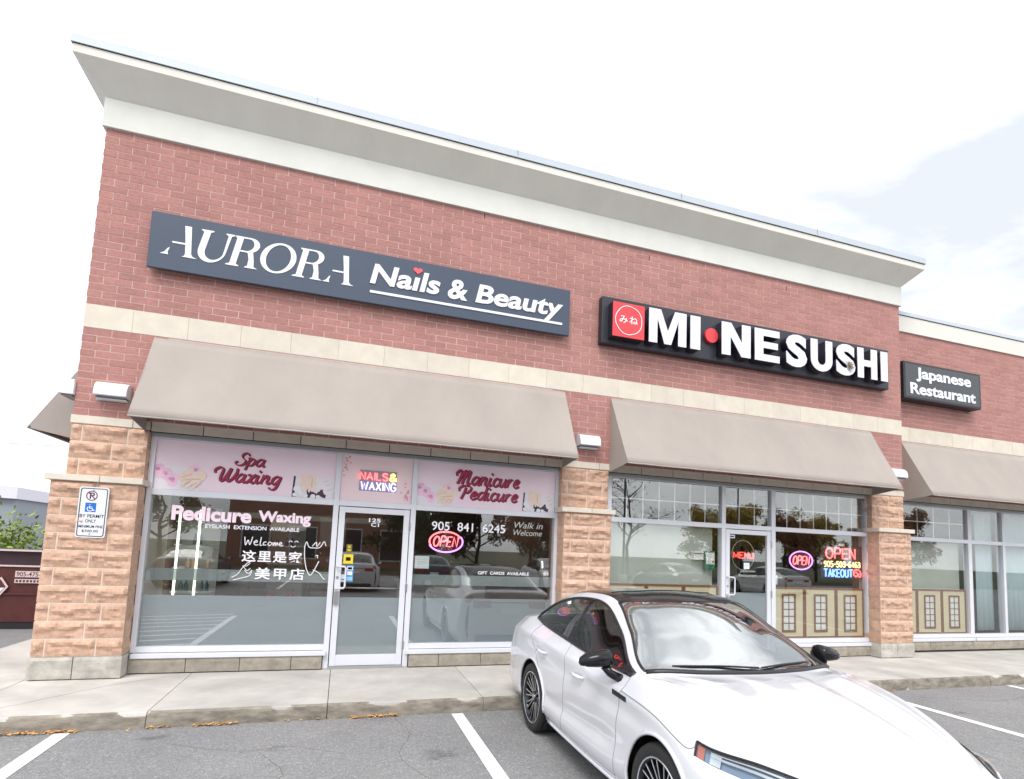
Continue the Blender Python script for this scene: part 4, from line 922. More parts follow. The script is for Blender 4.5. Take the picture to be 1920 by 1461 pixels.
pen('cat', [[(2.95, 1.42), (2.86, 1.20 + .03), (2.80, 1.30), (2.765, 1.45), (2.755, 1.60), (2.775, 1.68), (2.81, 1.61), (2.87, 1.60), (2.95, 1.61), (3.0, 1.69), (3.03, 1.63)], [(2.88, 1.30), (2.96, 1.26), (3.01, 1.20), (3.045, 1.17)], [(2.85, 1.62), (2.90, 1.68), (2.91, 1.62), (2.95, 1.68)], [(2.86, 1.51), (2.862, 1.512)], [(2.965, 1.53), (2.967, 1.532)], [(2.90, 1.49), (2.93, 1.50), (2.925, 1.46)]], .006)
pen('hand', [[(1.88, 1.175), (1.95, 1.22), (2.0, 1.30), (2.06, 1.37), (2.10, 1.39)], [(1.90, 1.14), (2.0, 1.17), (2.09, 1.20), (2.12, 1.26)], [(2.02, 1.31), (2.06, 1.27), (2.10, 1.30)], [(2.03, 1.27), (2.08, 1.23), (2.12, 1.28)], [(2.0, 1.33), (2.05, 1.33), (2.09, 1.37)]], .005)
v3 = thing('window_lettering', 'white phone number on the right salon window above the neon', 'lettering', (5.0, YL, 1.93), 'vinyl lettering on the shop glass')
lettering('lettering', '905  841  6245', (4.478, 1.928, 5.60, 2.058), YL, .003, FLM, v3, .006)
v4 = thing('window_lettering', 'small white gift cards line low on the right salon window', 'lettering', (5.6, YL, 1.3), 'vinyl lettering on the shop glass')
lettering('lettering', 'GIFT  CARDS  AVAILABLE', (5.204, 1.298, 6.012, 1.345), YL, .003, FLM, v4, .015)
v5 = thing('window_lettering', 'faint Walk in Welcome lettering at the right of the salon glass', 'lettering', (5.97, YL, 1.9), 'vinyl lettering on the shop glass')
VG = mat('vinyl_grey', rgb(196, 200, 198, .8), .5)
lettering('lettering', 'Walk in', (5.745, 2.02, 6.21, 2.115), YL, .003, VG, v5, 0, .25); lettering('lettering', 'Welcome', (5.735, 1.908, 6.20, 1.995), YL, .003, VG, v5, 0, .25)
v6 = thing('window_lettering', 'white unit number 125 C1 on the salon door glass', 'lettering', (3.66, .13, 1.93), 'vinyl lettering on the shop glass')
lettering('lettering', '125', (3.58, 1.995, 3.742, 2.05), .135, .003, FLM, v6, .02); lettering('lettering', 'C1', (3.612, 1.932, 3.722, 1.985), .135, .003, FLM, v6, .02)
# frosted film on the lower glass
def film(x0, x1, z0, z1, y, m, label): single('window_film', MB().box(x0, x1, y, y + .002, z0, z1), m, label, 'window film', ((x0 + x1) / 2, y, z0), 'frosted films on the salon glass')
film(.884, 3.086, .30, .935, YG + .014, FILM, 'grey frosted film across the foot of the left salon window'); film(4.233, 6.389, .30, .935, YG + .014, FILM, 'grey frosted film across the foot of the right salon window')
film(3.255, 4.062, .157, .935, YG - .008, FILM, 'grey frosted film on the lower half of the salon door')
film(.884, 3.086, 1.125, 1.275, YG + .014, BANDF, 'narrow frosted stripe across the left salon window'); film(4.233, 6.389, 1.125, 1.275, YG + .014, BANDF, 'narrow frosted stripe across the right salon window')
film(9.675, 10.465, .157, 1.10, YG - .008, FILM, 'grey frosted film on the lower half of the restaurant door')
# stickers
def card(name, x0, x1, z0, z1, y, c, label, marks=()):
    t = thing(name, label, 'sticker' if name == 'sticker' else 'notice', ((x0 + x1) / 2, y, z0)); box('card', mat(name + '_' + str(len(MATS)), c, .5), t, x0, x1, y, y + .002, z0, z1)
    for i, (a, b, c_, d, mc) in enumerate(marks): box('print', mc, t, x0 + (x1 - x0) * a, x0 + (x1 - x0) * b, y - .001, y - .0002, z0 + (z1 - z0) * c_, z0 + (z1 - z0) * d)
YD = .136
PBL = mat('print_blue', rgb(70, 130, 190), .5)
card('sticker', 3.27, 3.40, 1.40, 1.53, YD, rgb(240, 214, 40, .9), 'yellow square sticker on the salon door', [(.25, .75, .3, .7, BLACK), (.35, .62, .42, .6, mat('print_yellow', rgb(240, 214, 40, .9), .5))])
card('sticker', 3.30, 3.376, 1.555, 1.67, YD, rgb(120, 112, 50, .9), 'small dark yellow sticker above the square one on the salon door', [(.2, .8, .2, .4, mat('print_gold', rgb(226, 190, 60, .9), .5)), (.3, .7, .55, .85, MATS['print_gold'])])
card('sticker', 3.32, 3.415, 1.15, 1.38, YD, rgb(84, 150, 206, .9), 'blue card payment sticker on the salon door', [(.1, .9, .70, .92, WHITE), (.2, .8, .74, .88, PBL), (.15, .85, .40, .62, WHITE), (.1, .9, .08, .3, mat('print_sky', rgb(150, 200, 230), .5))])
card('sticker', 3.246, 3.312, 1.15, 1.25, YD, rgb(214, 222, 226, .9), 'small pale sticker low beside the salon door handle', [(.2, .8, .2, .4, PBL)])
card('sheet', 4.262, 4.468, 1.36, 1.54, YG + .016, rgb(226, 238, 238, .9), 'pale paper sheet taped inside the right salon window', [(.1, .9, .84, .87, VG), (.1, .9, .70, .73, VG), (.1, .8, .56, .59, VG), (.1, .9, .42, .45, VG), (.1, .7, .28, .31, VG)])
# ------------------------------------------------------------------ neon signs
N_RED = glow('neon_red', (1.0, .10, .10, 1), 3.2); N_PINK = glow('neon_pink', (1.0, .17, .19, 1), 2.4); N_YEL = glow('neon_yellow', (1.0, .72, .12, 1), 3.0); N_BLU = glow('neon_blue', (.12, .24, 1.0, 1), 3.6); N_VIO = glow('neon_violet', (.62, .26, 1.0, 1), 2.0); N_AMB = glow('neon_amber', (1.0, .66, .28, 1), 2.2); N_LIL = glow('neon_lilac', (.5, .5, 1, 1), 2.2)
BK = glass('acrylic_dark', (.35, .32, .33, 1), .05)
def oval_open(cx, cz, rx, rz, y, label, ring1, ring2):
    t = thing('neon_sign', label, 'neon sign', (cx, y, cz - rz), 'lit neon signs in the windows')
    MB().disc((cx, y + .012, cz), rx * .98, (0, 1, 0), .006, 40, rz * .98, (1, 0, 0)).build('backing', mat('acrylic_maroon', rgb(70, 14, 26), .3), t)
    for nm, a0, a1, m in (('ring_tube', 200, 395, ring1), ('ring_tube', 24, 212, ring2)):
        s = 1.0 if m is ring1 else .95
        MB().tube([(cx + rx * s * math.cos(math.radians(a)), y, cz + rz * s * math.sin(math.radians(a))) for a in range(a0, a1, 5)], .012, 8).build(nm, m, t, smooth=True)
    mb = MB(); neon_line(mb, 'OPEN', (cx - rx * .74, cz - rz * .46, cx + rx * .74, cz + rz * .46), y - .004, .011, .18); mb.build('letter_tube', N_PINK, t, smooth=True)
oval_open(4.705, 1.765, .255, .155, YG + .05, 'oval red and blue OPEN neon in the salon window', N_VIO, N_PINK)
oval_open(11.317, 1.70, .262, .165, YG + .06, 'oval violet and red OPEN neon in the restaurant window', N_VIO, N_VIO)
t = thing('neon_sign', 'lit NAILS & WAXING sign stuck on the pink banner above the salon door', 'neon sign', (3.67, YBN, 2.44), 'lit neon signs in the windows')
box('backing', mat('acrylic_grey', rgb(150, 140, 152), .3), t, 3.415, 3.93, YBN - .012, YBN - .001, 2.44, 2.735)
mb = MB(); neon_line(mb, 'NAILS', (3.42, 2.60, 3.80, 2.70), YBN - .02, .008); mb.build('letter_tube', N_RED, t); mb = MB(); neon_line(mb, '&', (3.835, 2.60, 3.925, 2.70), YBN - .02, .009); mb.build('letter_tube', N_YEL, t); mb = MB(); neon_line(mb, 'WAXING', (3.44, 2.455, 3.92, 2.565), YBN - .02, .008); mb.build('letter_tube', N_LIL, t)
t = thing('neon_sign', 'square OPEN TAKEOUT neon with phone number in the restaurant window', 'neon sign', (12.28, YG + .05, 1.39), 'lit neon signs in the windows')
box('backing', mat('acrylic_black', rgb(30, 18, 20), .3), t, 11.79, 12.79, YG + .07, YG + .078, 1.39, 2.0)
for body, r, m, rr in (('OPEN', (11.90, 1.765, 12.60, 1.955), N_RED, .013), ('905-503-6463', (11.85, 1.605, 12.72, 1.705), N_AMB, .009), ('TAKEOUT', (11.85, 1.42, 12.53, 1.56), N_BLU, .012)):
    mb = MB(); neon_line(mb, body, r, YG + .055, rr); mb.build('letter_tube', m, t)
mb = MB(); mb.tube(crom([(a, YG + .055, b) for a, b in ((12.57, 1.45), (12.56, 1.53), (12.62, 1.56), (12.70, 1.55), (12.74, 1.48), (12.72, 1.43), (12.67, 1.45), (12.70, 1.49))], 4), .011, 6); mb.tube(crom([(a, YG + .055, b) for a, b in ((12.58, 1.50), (12.63, 1.52), (12.66, 1.46), (12.61, 1.43), (12.59, 1.46))], 4), .010, 6); mb.build('cup_symbol_tube', N_RED, t)
box('clip', WHITE, t, 12.20, 12.34, YG + .05, YG + .07, 2.0, 2.05)
t = thing('neon_sign', 'dim red menu sign in a thin ring behind the restaurant door', 'neon sign', (10.05, YG + .1, 1.5), 'lit neon signs in the windows')
mb = MB(); neon_line(mb, 'MENU', (9.86, 1.70, 10.28, 1.80), YG + .1, .012); mb.build('letter_tube', glow('neon_dim_red', (1, .08, .06, 1), 1.6), t)
MB().tube([(10.06 + .24 * math.cos(a), YG + .1, 1.755 + .26 * math.sin(a)) for a in [6.283 * i / 40 for i in range(40)]], .009, 6, True).build('ring', ALUG, t)
v7 = thing('window_lettering', 'grey Japanese Restaurant lettering on the restaurant door', 'lettering', (10.08, .13, 1.42), 'vinyl lettering on the shop glass')
lettering('lettering', 'Japanese', (9.90, 1.445, 10.22, 1.50), .135, .003, VG, v7); lettering('lettering', 'Restaurant', (9.87, 1.375, 10.25, 1.425), .135, .003, VG, v7)
card('sheet', 9.98, 10.10, 1.51, 1.62, .139, rgb(222, 234, 238, .9), 'small white notice on the restaurant door'); card('sheet', 9.665, 9.79, 2.04, 2.10, .139, rgb(216, 214, 232, .9), 'small label at the top corner of the restaurant door', [(.15, .85, .3, .7, BLACK)])
card('sheet', 10.66, 10.74, 1.25, 1.42, YG + .016, rgb(222, 234, 240, .9), 'small white card in the corner of the restaurant window')

# ------------------------------------------------------------------ restaurant window dressing
BLIND = mat('roller_blind', rgb(214, 222, 212, .75), .9, var=.08, vscale=2); BEIGE = mat('beige_board', rgb(236, 222, 184, .86), .8, var=.06, vscale=4); WOOD = mat('brown_wood', rgb(146, 88, 44, .85), .6, var=.2, vscale=14); PAPER = mat('rice_paper', rgb(240, 240, 236, .9), .8)
def blind(x0, x1, y, label):
    t = thing('roller_blind', label, 'blind', ((x0 + x1) / 2, y, 1.2), 'roller blinds'); mb = MB(); n = 24
    for i in range(n + 1):
        x = x0 + (x1 - x0) * i / n; 
        for z in (1.2, 2.19): mb.v.append((x, y + .004 * noise.noise(Vector((x * 2, z, 1))), z))
    mb.f = [(2 * i, 2 * i + 2, 2 * i + 3, 2 * i + 1) for i in range(n)]; o = mb.build('fabric', BLIND, t, fix=False); s = o.modifiers.new('s', 'SOLIDIFY'); s.thickness = .003
    MB().tube([(x0, y + .02, 2.2), (x1, y + .02, 2.2)], .02, 8).build('roller', ALUG, t); MB().tube([(x0, y, 1.2), (x1, y, 1.2)], .01, 8).build('bottom_bar', ALUG, t)
blind(7.39, 9.44, YG + .14, 'pale roller blind down behind the left restaurant window'); blind(13.75, 16.0, YN + YG + .14, 'pale roller blind down behind the wing window')
def lattice(x0, x1, y, label, win=True):
    """beige board framed in brown with a small paned shoji window"""
    t = thing('shoji_panel', label, 'panel', ((x0 + x1) / 2, y, .3), 'shoji style boards at the window foot'); box('board', BEIGE, t, x0 + .02, x1 - .02, y, y + .012, .31, 1.175)
    for a, b, c, d in ((x0, x0 + .03, .3, 1.21), (x1 - .03, x1, .3, 1.21), (x0 + .03, x1 - .03, 1.175, 1.21), (x0 + .03, x1 - .03, .3, .325)): box('frame_bar', WOOD, t, a, b, y - .01, y + .014, c, d)
    if win:
        cx = (x0 + x1) / 2; w, z0, z1 = .155, .40, 1.09
        for i in range(2):
            for j in range(5): box('paper_pane', PAPER, t, cx - w + .04 + i * .12, cx - w + .148 + i * .12, y - .006, y - .0005, z0 + .045 + j * .124, z0 + .148 + j * .124)
        for a, b, c, d in ((cx - w, cx - w + .035, z0, z1), (cx + w - .035, cx + w, z0, z1), (cx - .006, cx + .006, z0, z1), (cx - w + .035, cx + w - .035, z0, z0 + .04), (cx - w + .035, cx + w - .035, z1 - .035, z1)): box('lattice_bar', WOOD, t, a, b, y - .014, y - .0068, c, d)
        for j in range(1, 5): box('lattice_bar', WOOD, t, cx - w + .035, cx + w - .035, y - .012, y - .0062, z0 + .036 + j * .124 - .004, z0 + .036 + j * .124 + .010)
NTH = ('leftmost', 'second', 'third')
for i, (a, b) in enumerate(((7.385, 8.085), (8.095, 8.80), (8.81, 9.49))): lattice(a, b, YG + .05, NTH[i] + ' beige shoji board in the restaurant window behind the car roof')
for i, (a, b) in enumerate(((10.66, 11.37), (11.38, 12.11), (12.12, 12.785))): lattice(a, b, YG + .05, NTH[i] + ' beige shoji board right of the restaurant door')
for i, (a, b) in enumerate(((13.70, 14.62), (14.63, 15.33), (15.34, 16.04))): lattice(a, b, YN + YG + .05, NTH[i] + ' beige shoji board in the wing window')
GRN = mat('dispenser_green', rgb(30, 112, 84), .4)
t = thing('wall_dispenser', 'green and white dispenser box against the restaurant window', 'dispenser', (9.32, YG + .05, 1.5)); box('case', GRN, t, 9.22, 9.42, YG + .03, YG + .11, 1.48, 1.80, .01); box('front', PAPER, t, 9.235, 9.405, YG + .024, YG + .031, 1.57, 1.77); box('print', BLACK, t, 9.36, 9.39, YG + .022, YG + .0238, 1.60, 1.63)
t = thing('wall_dispenser', 'small white dispenser left of the green one at the window', 'dispenser', (9.09, YG + .05, 1.62)); box('case', PAPER, t, 8.99, 9.19, YG + .03, YG + .10, 1.64, 1.79, .01); box('print', GRN, t, 9.0, 9.18, YG + .026, YG + .0298, 1.74, 1.755)
CURT = mat('curtain_ice_blue', rgb(206, 230, 236, .8), .85, var=.06, vscale=2)
for i, (a, b, lb) in enumerate(((16.55, 17.09, 'narrow pale blue curtain beside the wing blind'), (17.22, 19.85, 'wide pale blue curtain at the right picture edge'))):
    mb = MB(); n = int((b - a) / .04)
    for k in range(n + 1):
        x = a + (b - a) * k / n; y = YN + YG + .16 + .012 * math.sin(k * 1.6)
        for z in (.34, 2.9): mb.v.append((x, y, z))
    mb.f = [(2 * k, 2 * k + 2, 2 * k + 3, 2 * k + 1) for k in range(n)]; o = single('curtain', mb, CURT, lb, 'curtain', (a, YN + YG + .16, .34), 'ice blue curtains', smooth=True); s = o.modifiers.new('s', 'SOLIDIFY'); s.thickness = .003

# ------------------------------------------------------------------ inside the salon
LED = glow('led_strip', (.92, 1.0, .80, 1), 2.0); SHELF = mat('shelf_white', rgb(226, 226, 220, .8), .5)
for q, (x, y, lb) in enumerate(((1.05, 1.5, 'lit white display shelf nearest the left end of the salon'), (2.15, 4.4, 'second lit white display shelf inside the salon'))):
    t = thing('display_shelf', lb, 'shelf', (x, y, 0), 'lit display shelves')
    for z in (.5, .85, 1.2, 1.55, 1.9): box('shelf_board', SHELF, t, x - (.2 if q == 0 else .35), x + .35, y, y + .3, z, z + .02)
    for s in ((-.15, .12) if q == 0 else ()): box('light_strip', LED, t, x + s - .014, x + s + .014, y - .02, y + .005, .75, 2.1)
    box('back_panel', SHELF, t, x - (.2 if q == 0 else .35), x + .35, y + .3, y + .32, .1, 2.15)
    for k in range(14):
        xx = x - (.16 if q == 0 else .3) + (k % 7) * (.07 if q == 0 else .1); zz = (.52, .87, 1.22, 1.57)[k % 4]; MB().lathe([(0, 0), (.03, 0), (.03, .10), (.012, .13), (.012, .17), (0, .17)], 10, (xx, y + .12, zz), 'z').build('bottle', mat('bottle_%d' % (k % 4), [rgb(200, 60, 80), rgb(90, 110, 120), rgb(220, 190, 160), rgb(60, 60, 70)][k % 4], .3), t)
t = thing('reception_desk', 'pale reception desk inside the salon behind the glass', 'desk', (4.9, 2.6, 0)); box('body', SHELF, t, 4.3, 5.9, 2.4, 3.0, .02, 1.0, .02); box('top', mat('desk_top', rgb(150, 160, 160), .3), t, 4.25, 5.95, 2.35, 3.05, 1.0, 1.05, .01)
t = thing('computer_monitor', 'dark computer monitor on the reception desk', 'monitor', (5.0, 2.7, 1.05)); box('screen', BLACK, t, 4.75, 5.25, 2.68, 2.72, 1.15, 1.48, .01); box('stand', BLACK, t, 4.97, 5.03, 2.7, 2.74, 1.051, 1.2)
t = thing('wall_picture', 'framed picture on the brown salon back wall', 'picture', (3.0, 7.45, 1.5)); box('frame', WOOD, t, 2.6, 3.4, 7.44, 7.49, 1.5, 2.4); box('print', PAPER, t, 2.68, 3.32, 7.432, 7.4398, 1.58, 2.32)
for i, (x, y) in enumerate(((2.2, 3.2), (5.0, 4.2))):
    t = thing('ceiling_light', ('ceiling light panel glowing inside the left part of the salon', 'ceiling light panel over the salon reception desk')[i], 'ceiling light', (x, y, 3.2), 'salon ceiling lights'); box('diffuser', glow('light_panel', (1, .97, .9, 1), 9), t, x - .3, x + .3, y - .3, y + .3, 3.22, 3.24); box('frame', ALU, t, x - .33, x + .33, y - .33, y + .33, 3.24, 3.28)
CHL = mat('chair_vinyl', rgb(150, 120, 104, .8), .5)
for i, (x, y) in enumerate(((1.6, 5.6), (2.9, 5.6), (5.6, 5.4))):
    t = thing('salon_chair', ('left', 'middle', 'right')[i] + ' padded pedicure chair at the back of the salon', 'chair', (x, y, 0), 'padded chairs inside the salon')
    box('seat', CHL, t, x - .3, x + .3, y - .3, y + .3, .42, .58, .05); box('backrest', CHL, t, x - .28, x + .28, y + .26, y + .42, .56, 1.35, .05); box('base', SHELF, t, x - .25, x + .25, y - .2, y + .3, .002, .41, .03)
    for s in (-.37, .30): box('armrest', CHL, t, x + s, x + s + .08, y - .25, y + .3, .45, .78, .03)
for i, (x, y) in enumerate(((8.2, 3.0), (11.6, 3.4))):
    t = thing('dining_table', ('dark dining table behind the left restaurant blind', 'dark dining table behind the restaurant neon')[i], 'table', (x, y, 0), 'restaurant tables'); box('table_top', WOOD, t, x - .6, x + .6, y - .4, y + .4, .72, .76, .01)
    for sx in (-.5, .5):
        for sy in (-.3, .3): box('leg', WOOD, t, x + sx - .03, x + sx + .03, y + sy - .03, y + sy + .03, .002, .72)

# ------------------------------------------------------------------ the white car (local axes: x forward from rear axle, y left, z up)
CAR_S = 1.03
PAINTW = mat('car_paint_white', rgb(232, 234, 240, .80), .3, coat=1.0, spec=.5); GLOSSB = mat('car_gloss_black', (.012, .012, .014, 1), .12, spec=.3); TRIM = mat('car_trim_black', (.015, .014, .016, 1), .35); RUB = mat('tyre_rubber', (.018, .018, .019, 1), .75, bump=.2, bscale=120)
RIMD = mat('rim_dark', (.05, .055, .065, 1), .3, metal=.8); RIMS = mat('rim_silver', (.62, .64, .67, 1), .25, metal=.9); CARGL = glass('car_glass', (.36, .42, .42, 1), .10); WSGL = glass('windscreen_glass', (.42, .47, .46, 1), .50); SEAM = mat('panel_gap', (.26, .26, .27, 1), .8); CABIN = mat('cabin_dark', (.028, .027, .03, 1), .8); LEATHER = mat('seat_leather', (.05, .045, .045, 1), .5, bump=.1); DASH = mat('dash_top', (.09, .075, .08, 1), .7)
CHROME = mat('lamp_chrome', (.75, .78, .82, 1), .12, metal=1.0); AMBER = mat('lamp_amber', rgb(164, 66, 30), .25, coat=1.0); LAMPD = mat('lamp_inner_blue', rgb(120, 140, 165), .2, metal=.6); TAILR = mat('tail_lamp_red', rgb(150, 16, 22), .2, coat=1.0); CLEAR = glass('lamp_cover', (.92, .94, .95, 1), .08)
XF = 2.44                                                    # front axle
NS = 13
#        tail  deck  blBase blMid  roofR  roofM  head   wsMid  cowl   hood1  hood2  lead   nose
T = {
 0: [(-.99, .70, .22), (-.95, .78, .20), (-.72, .82, .19), (-.42, .84, .18), (0, .84, .18), (.62, .84, .17), (1.15, .84, .16), (1.5, .84, .16), (1.92, .84, .16), (2.4, .85, .17), (2.85, .83, .18), (3.2, .76, .19), (3.40, .58, .20)],
 1: [(-1.01, .74, .36), (-.96, .83, .34), (-.72, .885, .32), (-.42, .905, .30), (0, .905, .29), (.62, .90, .27), (1.15, .90, .27), (1.5, .90, .27), (1.92, .905, .28), (2.4, .915, .30), (2.85, .90, .32), (3.22, .81, .33), (3.43, .60, .34)],
 2: [(-1.02, .76, .60), (-.96, .85, .60), (-.72, .90, .60), (-.42, .92, .60), (0, .92, .59), (.62, .905, .57), (1.15, .90, .56), (1.5, .90, .56), (1.92, .91, .56), (2.4, .925, .57), (2.85, .91, .56), (3.22, .81, .53), (3.43, .60, .50)],
 3: [(-1.0, .70, .87), (-.95, .80, .91), (-.72, .86, .935), (-.42, .895, .945), (0, .905, .940), (.62, .90, .912), (1.15, .895, .885), (1.5, .895, .868), (1.92, .90, .852), (2.4, .905, .838), (2.80, .875, .785), (3.15, .77, .68), (3.38, .58, .60)],
 4: [(-1.0, .62, .95), (-.955, .68, 1.015), (-.74, .735, 1.05), (-.46, .755, 1.075), (0, .80, 1.062), (.62, .825, 1.025), (1.15, .828, .990), (1.5, .826, .972), (1.93, .815, .962), (2.35, .83, .925), (2.74, .815, .815), (3.10, .66, .765), (3.36, .50, .700)],
 5: [(-1.0, .50, .97), (-.96, .56, 1.035), (-.745, .66, 1.065), (-.47, .715, 1.10), (-.02, .672, 1.225), (.62, .628, 1.338), (1.12, .630, 1.318), (1.46, .675, 1.180), (1.945, .785, .982), (2.37, .74, .960), (2.80, .68, .878), (3.14, .56, .785), (3.39, .42, .700)],
 6: [(-1.0, .38, .98), (-.965, .42, 1.04), (-.75, .58, 1.075), (-.44, .595, 1.165), (-.02, .570, 1.298), (.62, .552, 1.388), (1.20, .572, 1.358), (1.56, .632, 1.198), (1.985, .715, .998), (2.39, .62, .978), (2.83, .55, .905), (3.18, .45, .805), (3.42, .34, .705)],
 7: [(-1.0, .2, .985), (-.968, .22, 1.045), (-.755, .31, 1.085), (-.44, .315, 1.205), (-.02, .30, 1.345), (.62, .29, 1.425), (1.36, .30, 1.385), (1.75, .33, 1.215), (2.13, .37, 1.012), (2.43, .33, .990), (2.87, .29, .925), (3.25, .24, .820), (3.47, .18, .71)],
 8: [(-1.0, 0, .99), (-.97, 0, 1.048), (-.76, 0, 1.09), (-.44, 0, 1.215), (-.02, 0, 1.36), (.62, 0, 1.435), (1.42, 0, 1.395), (1.81, 0, 1.222), (2.19, 0, 1.015), (2.46, 0, .995), (2.90, 0, .930), (3.28, 0, .825), (3.49, 0, .71)]}
for k in (5, 6, 7, 8):
    for st, dz in ((3, .02), (4, .042), (5, .046), (6, .040), (7, .02)): x, y, z = T[k][st]; T[k][st] = (x, y, z + dz)
T[4][3] = (-.30, .765, 1.085); T[5][3] = (-.32, .715, 1.135); T[4][10] = (2.72, .835, .770); T[3][10] = (2.78, .89, .715); T[3][9] = (2.36, .912, .822); T[4][11] = (3.08, .68, .745)
T[6][8] = (1.985, .752, .998); T[5][8] = (1.945, .805, .982); T[4][8] = (1.93, .828, .962); T[6][7] = (1.56, .648, 1.218); T[7][8] = (2.13, .39, 1.012)
for k in T: T[k] = [(x, y * (1.03 + .03 * max(0, min(1, (x + .2) / 1.6))), z) for x, y, z in T[k]]
for st in (8, 9, 10, 11): x, y, z = T[6][st]; T[6][st] = (x, y, z + (.0 if st == 8 else .008))
SHARP = {3: .35, 4: .15}                                      # how much tangent continuity survives across a line
def cr1(p0, p1, p2, p3, t, m1=None, m2=None):
    m1 = (p2 - p0) * .5 if m1 is None else m1; m2 = (p3 - p1) * .5 if m2 is None else m2
    t2, t3 = t * t, t ** 3
    return p1 * (2 * t3 - 3 * t2 + 1) + m1 * (t3 - 2 * t2 + t) + p2 * (-2 * t3 + 3 * t2) + m2 * (t3 - t2)
TV = {k: [Vector(p) for p in v] for k, v in T.items()}
def lineat(k, u):
    s = min(int(u), NS - 2); P = TV[k]; t = u - s; g = lambda i: P[max(0, min(NS - 1, i))]
    def tan(i):                                               # chord-length-aware tangent
        a, b, c = g(i - 1), g(i), g(i + 1); la, lb = max(.02, (b - a).length), max(.02, (c - b).length)
        if i <= 0: return (c - b) / lb
        if i >= NS - 1: return (b - a) / la
        return ((b - a) / la * lb + (c - b) / lb * la) / (la + lb)
    L_ = (g(s + 1) - g(s)).length
    return cr1(None, g(s), g(s + 1), None, t, tan(s) * L_, tan(s + 1) * L_)
def surf(u, v):
    k = min(int(v), 7); t = v - k
    P = [lineat(max(0, min(8, i)), u) for i in range(k - 1, k + 3)]
    if k == 7: P[3] = Vector((P[1].x, -P[1].y, P[1].z))
    d = P[2] - P[1]
    def tan(a, b, c, i):
        if i in (0,): return d.copy()
        la, lb = max(.01, (b - a).length), max(.01, (c - b).length); w = ((b - a) / la * lb + (c - b) / lb * la) / (la + lb) * d.length
        q = SHARP.get(i, 1.0) if not (i in (5, 6, 7) and u > 8.2) else (.25, .2, .5)[i - 5]; return d * (1 - q) + w * q
    m1 = tan(P[0], P[1], P[2], k); m2 = tan(P[1], P[2], P[3], k + 1)
    p = cr1(None, P[1], P[2], None, t, m1, m2)
    if v < 3:                                                  # undercut below the shoulder line and scooped lower doors
        f = max(0, min(1, (u - 2.5) / 1.2)) * max(0, min(1, (9.6 - u) / 1.2)); p.y -= .012 * f * math.exp(-((v - 2.62) / .22) ** 2) + .018 * f * math.exp(-((v - 1.5 - .06 * (u - 4)) / .22) ** 2) * max(0, min(1, (8.3 - u)))
        if v > 2.8: p.y += .006 * f * (v - 2.8) / .2
    if v > 4.5 and u > 8.15:                                   # bonnet creases: a short step up, then a long fall
        f = min(1, (u - 8.15) / .5) * max(0, min(1, (11.9 - u) / .6))
        for c, h in ((5.15, .016), (6.35, .020), (7.4, .010)):
            d = v - c
            p.z += h * f * (max(0, 1 + d / .085) if d < 0 else max(0, 1 - d / .9) ** 1.5)
    return p
NU, NV = 14, 12
def cell_mat(u, v):
    """which panel a patch of skin belongs to"""
    if 4 < v < 5 and 3 < u < 8: return 'window'
    if v > 6 and 6 < u < 8: return 'windscreen'
    if v > 6 and 4 < u < 6: return 'roof'
    if v > 6 and 2 < u < 4: return 'rear_window'
    if 3 < v < 4 and 10 < u < 12: return 'headlamp'
    if 3 < v < 4.0 and u < 0.7: return 'tail'
    return 'body'
def grid_mesh(keys, thick=0.0, mirror=True):
    mb = MB(); idx = {}
    def vert(i, j, s):
        key = (i, j, s if j < 8 * NV else 1)
        if key not in idx:
            p = surf(i / NU, j / NV); idx[key] = len(mb.v); mb.v.append((p.x, p.y * s, p.z))
        return idx[key]
    wheels = ((0.0, .345), (XF, .345)); AR = .372
    for s in (1, -1):
        for i in range((NS - 1) * NU):
            for j in range(8 * NV):
                if cell_mat((i + .5) / NU, (j + .5) / NV) not in keys: continue
                q = [(i, j), (i + 1, j), (i + 1, j + 1), (i, j + 1)]
                if j < 3 * NV:
                    P = [surf(a / NU, b / NV) for a, b in q]
                    if any(all(math.hypot(p.x - wx_, p.z - wz_) < AR for p in P) for wx_, wz_ in wheels): continue
                f = [vert(a, b, s) for a, b in q]
                mb.f.append(tuple(f) if s > 0 else tuple(reversed(f)))
    for n, (x, y, z) in enumerate(mb.v):                        # snap the arch edges to clean arcs
        if z < .8:
            for wx_, wz_ in wheels:
                d = math.hypot(x - wx_, z - wz_)
                if d < AR and d > 1e-6: mb.v[n] = (wx_ + (x - wx_) / d * AR, y, wz_ + (z - wz_) / d * AR)
    return mb
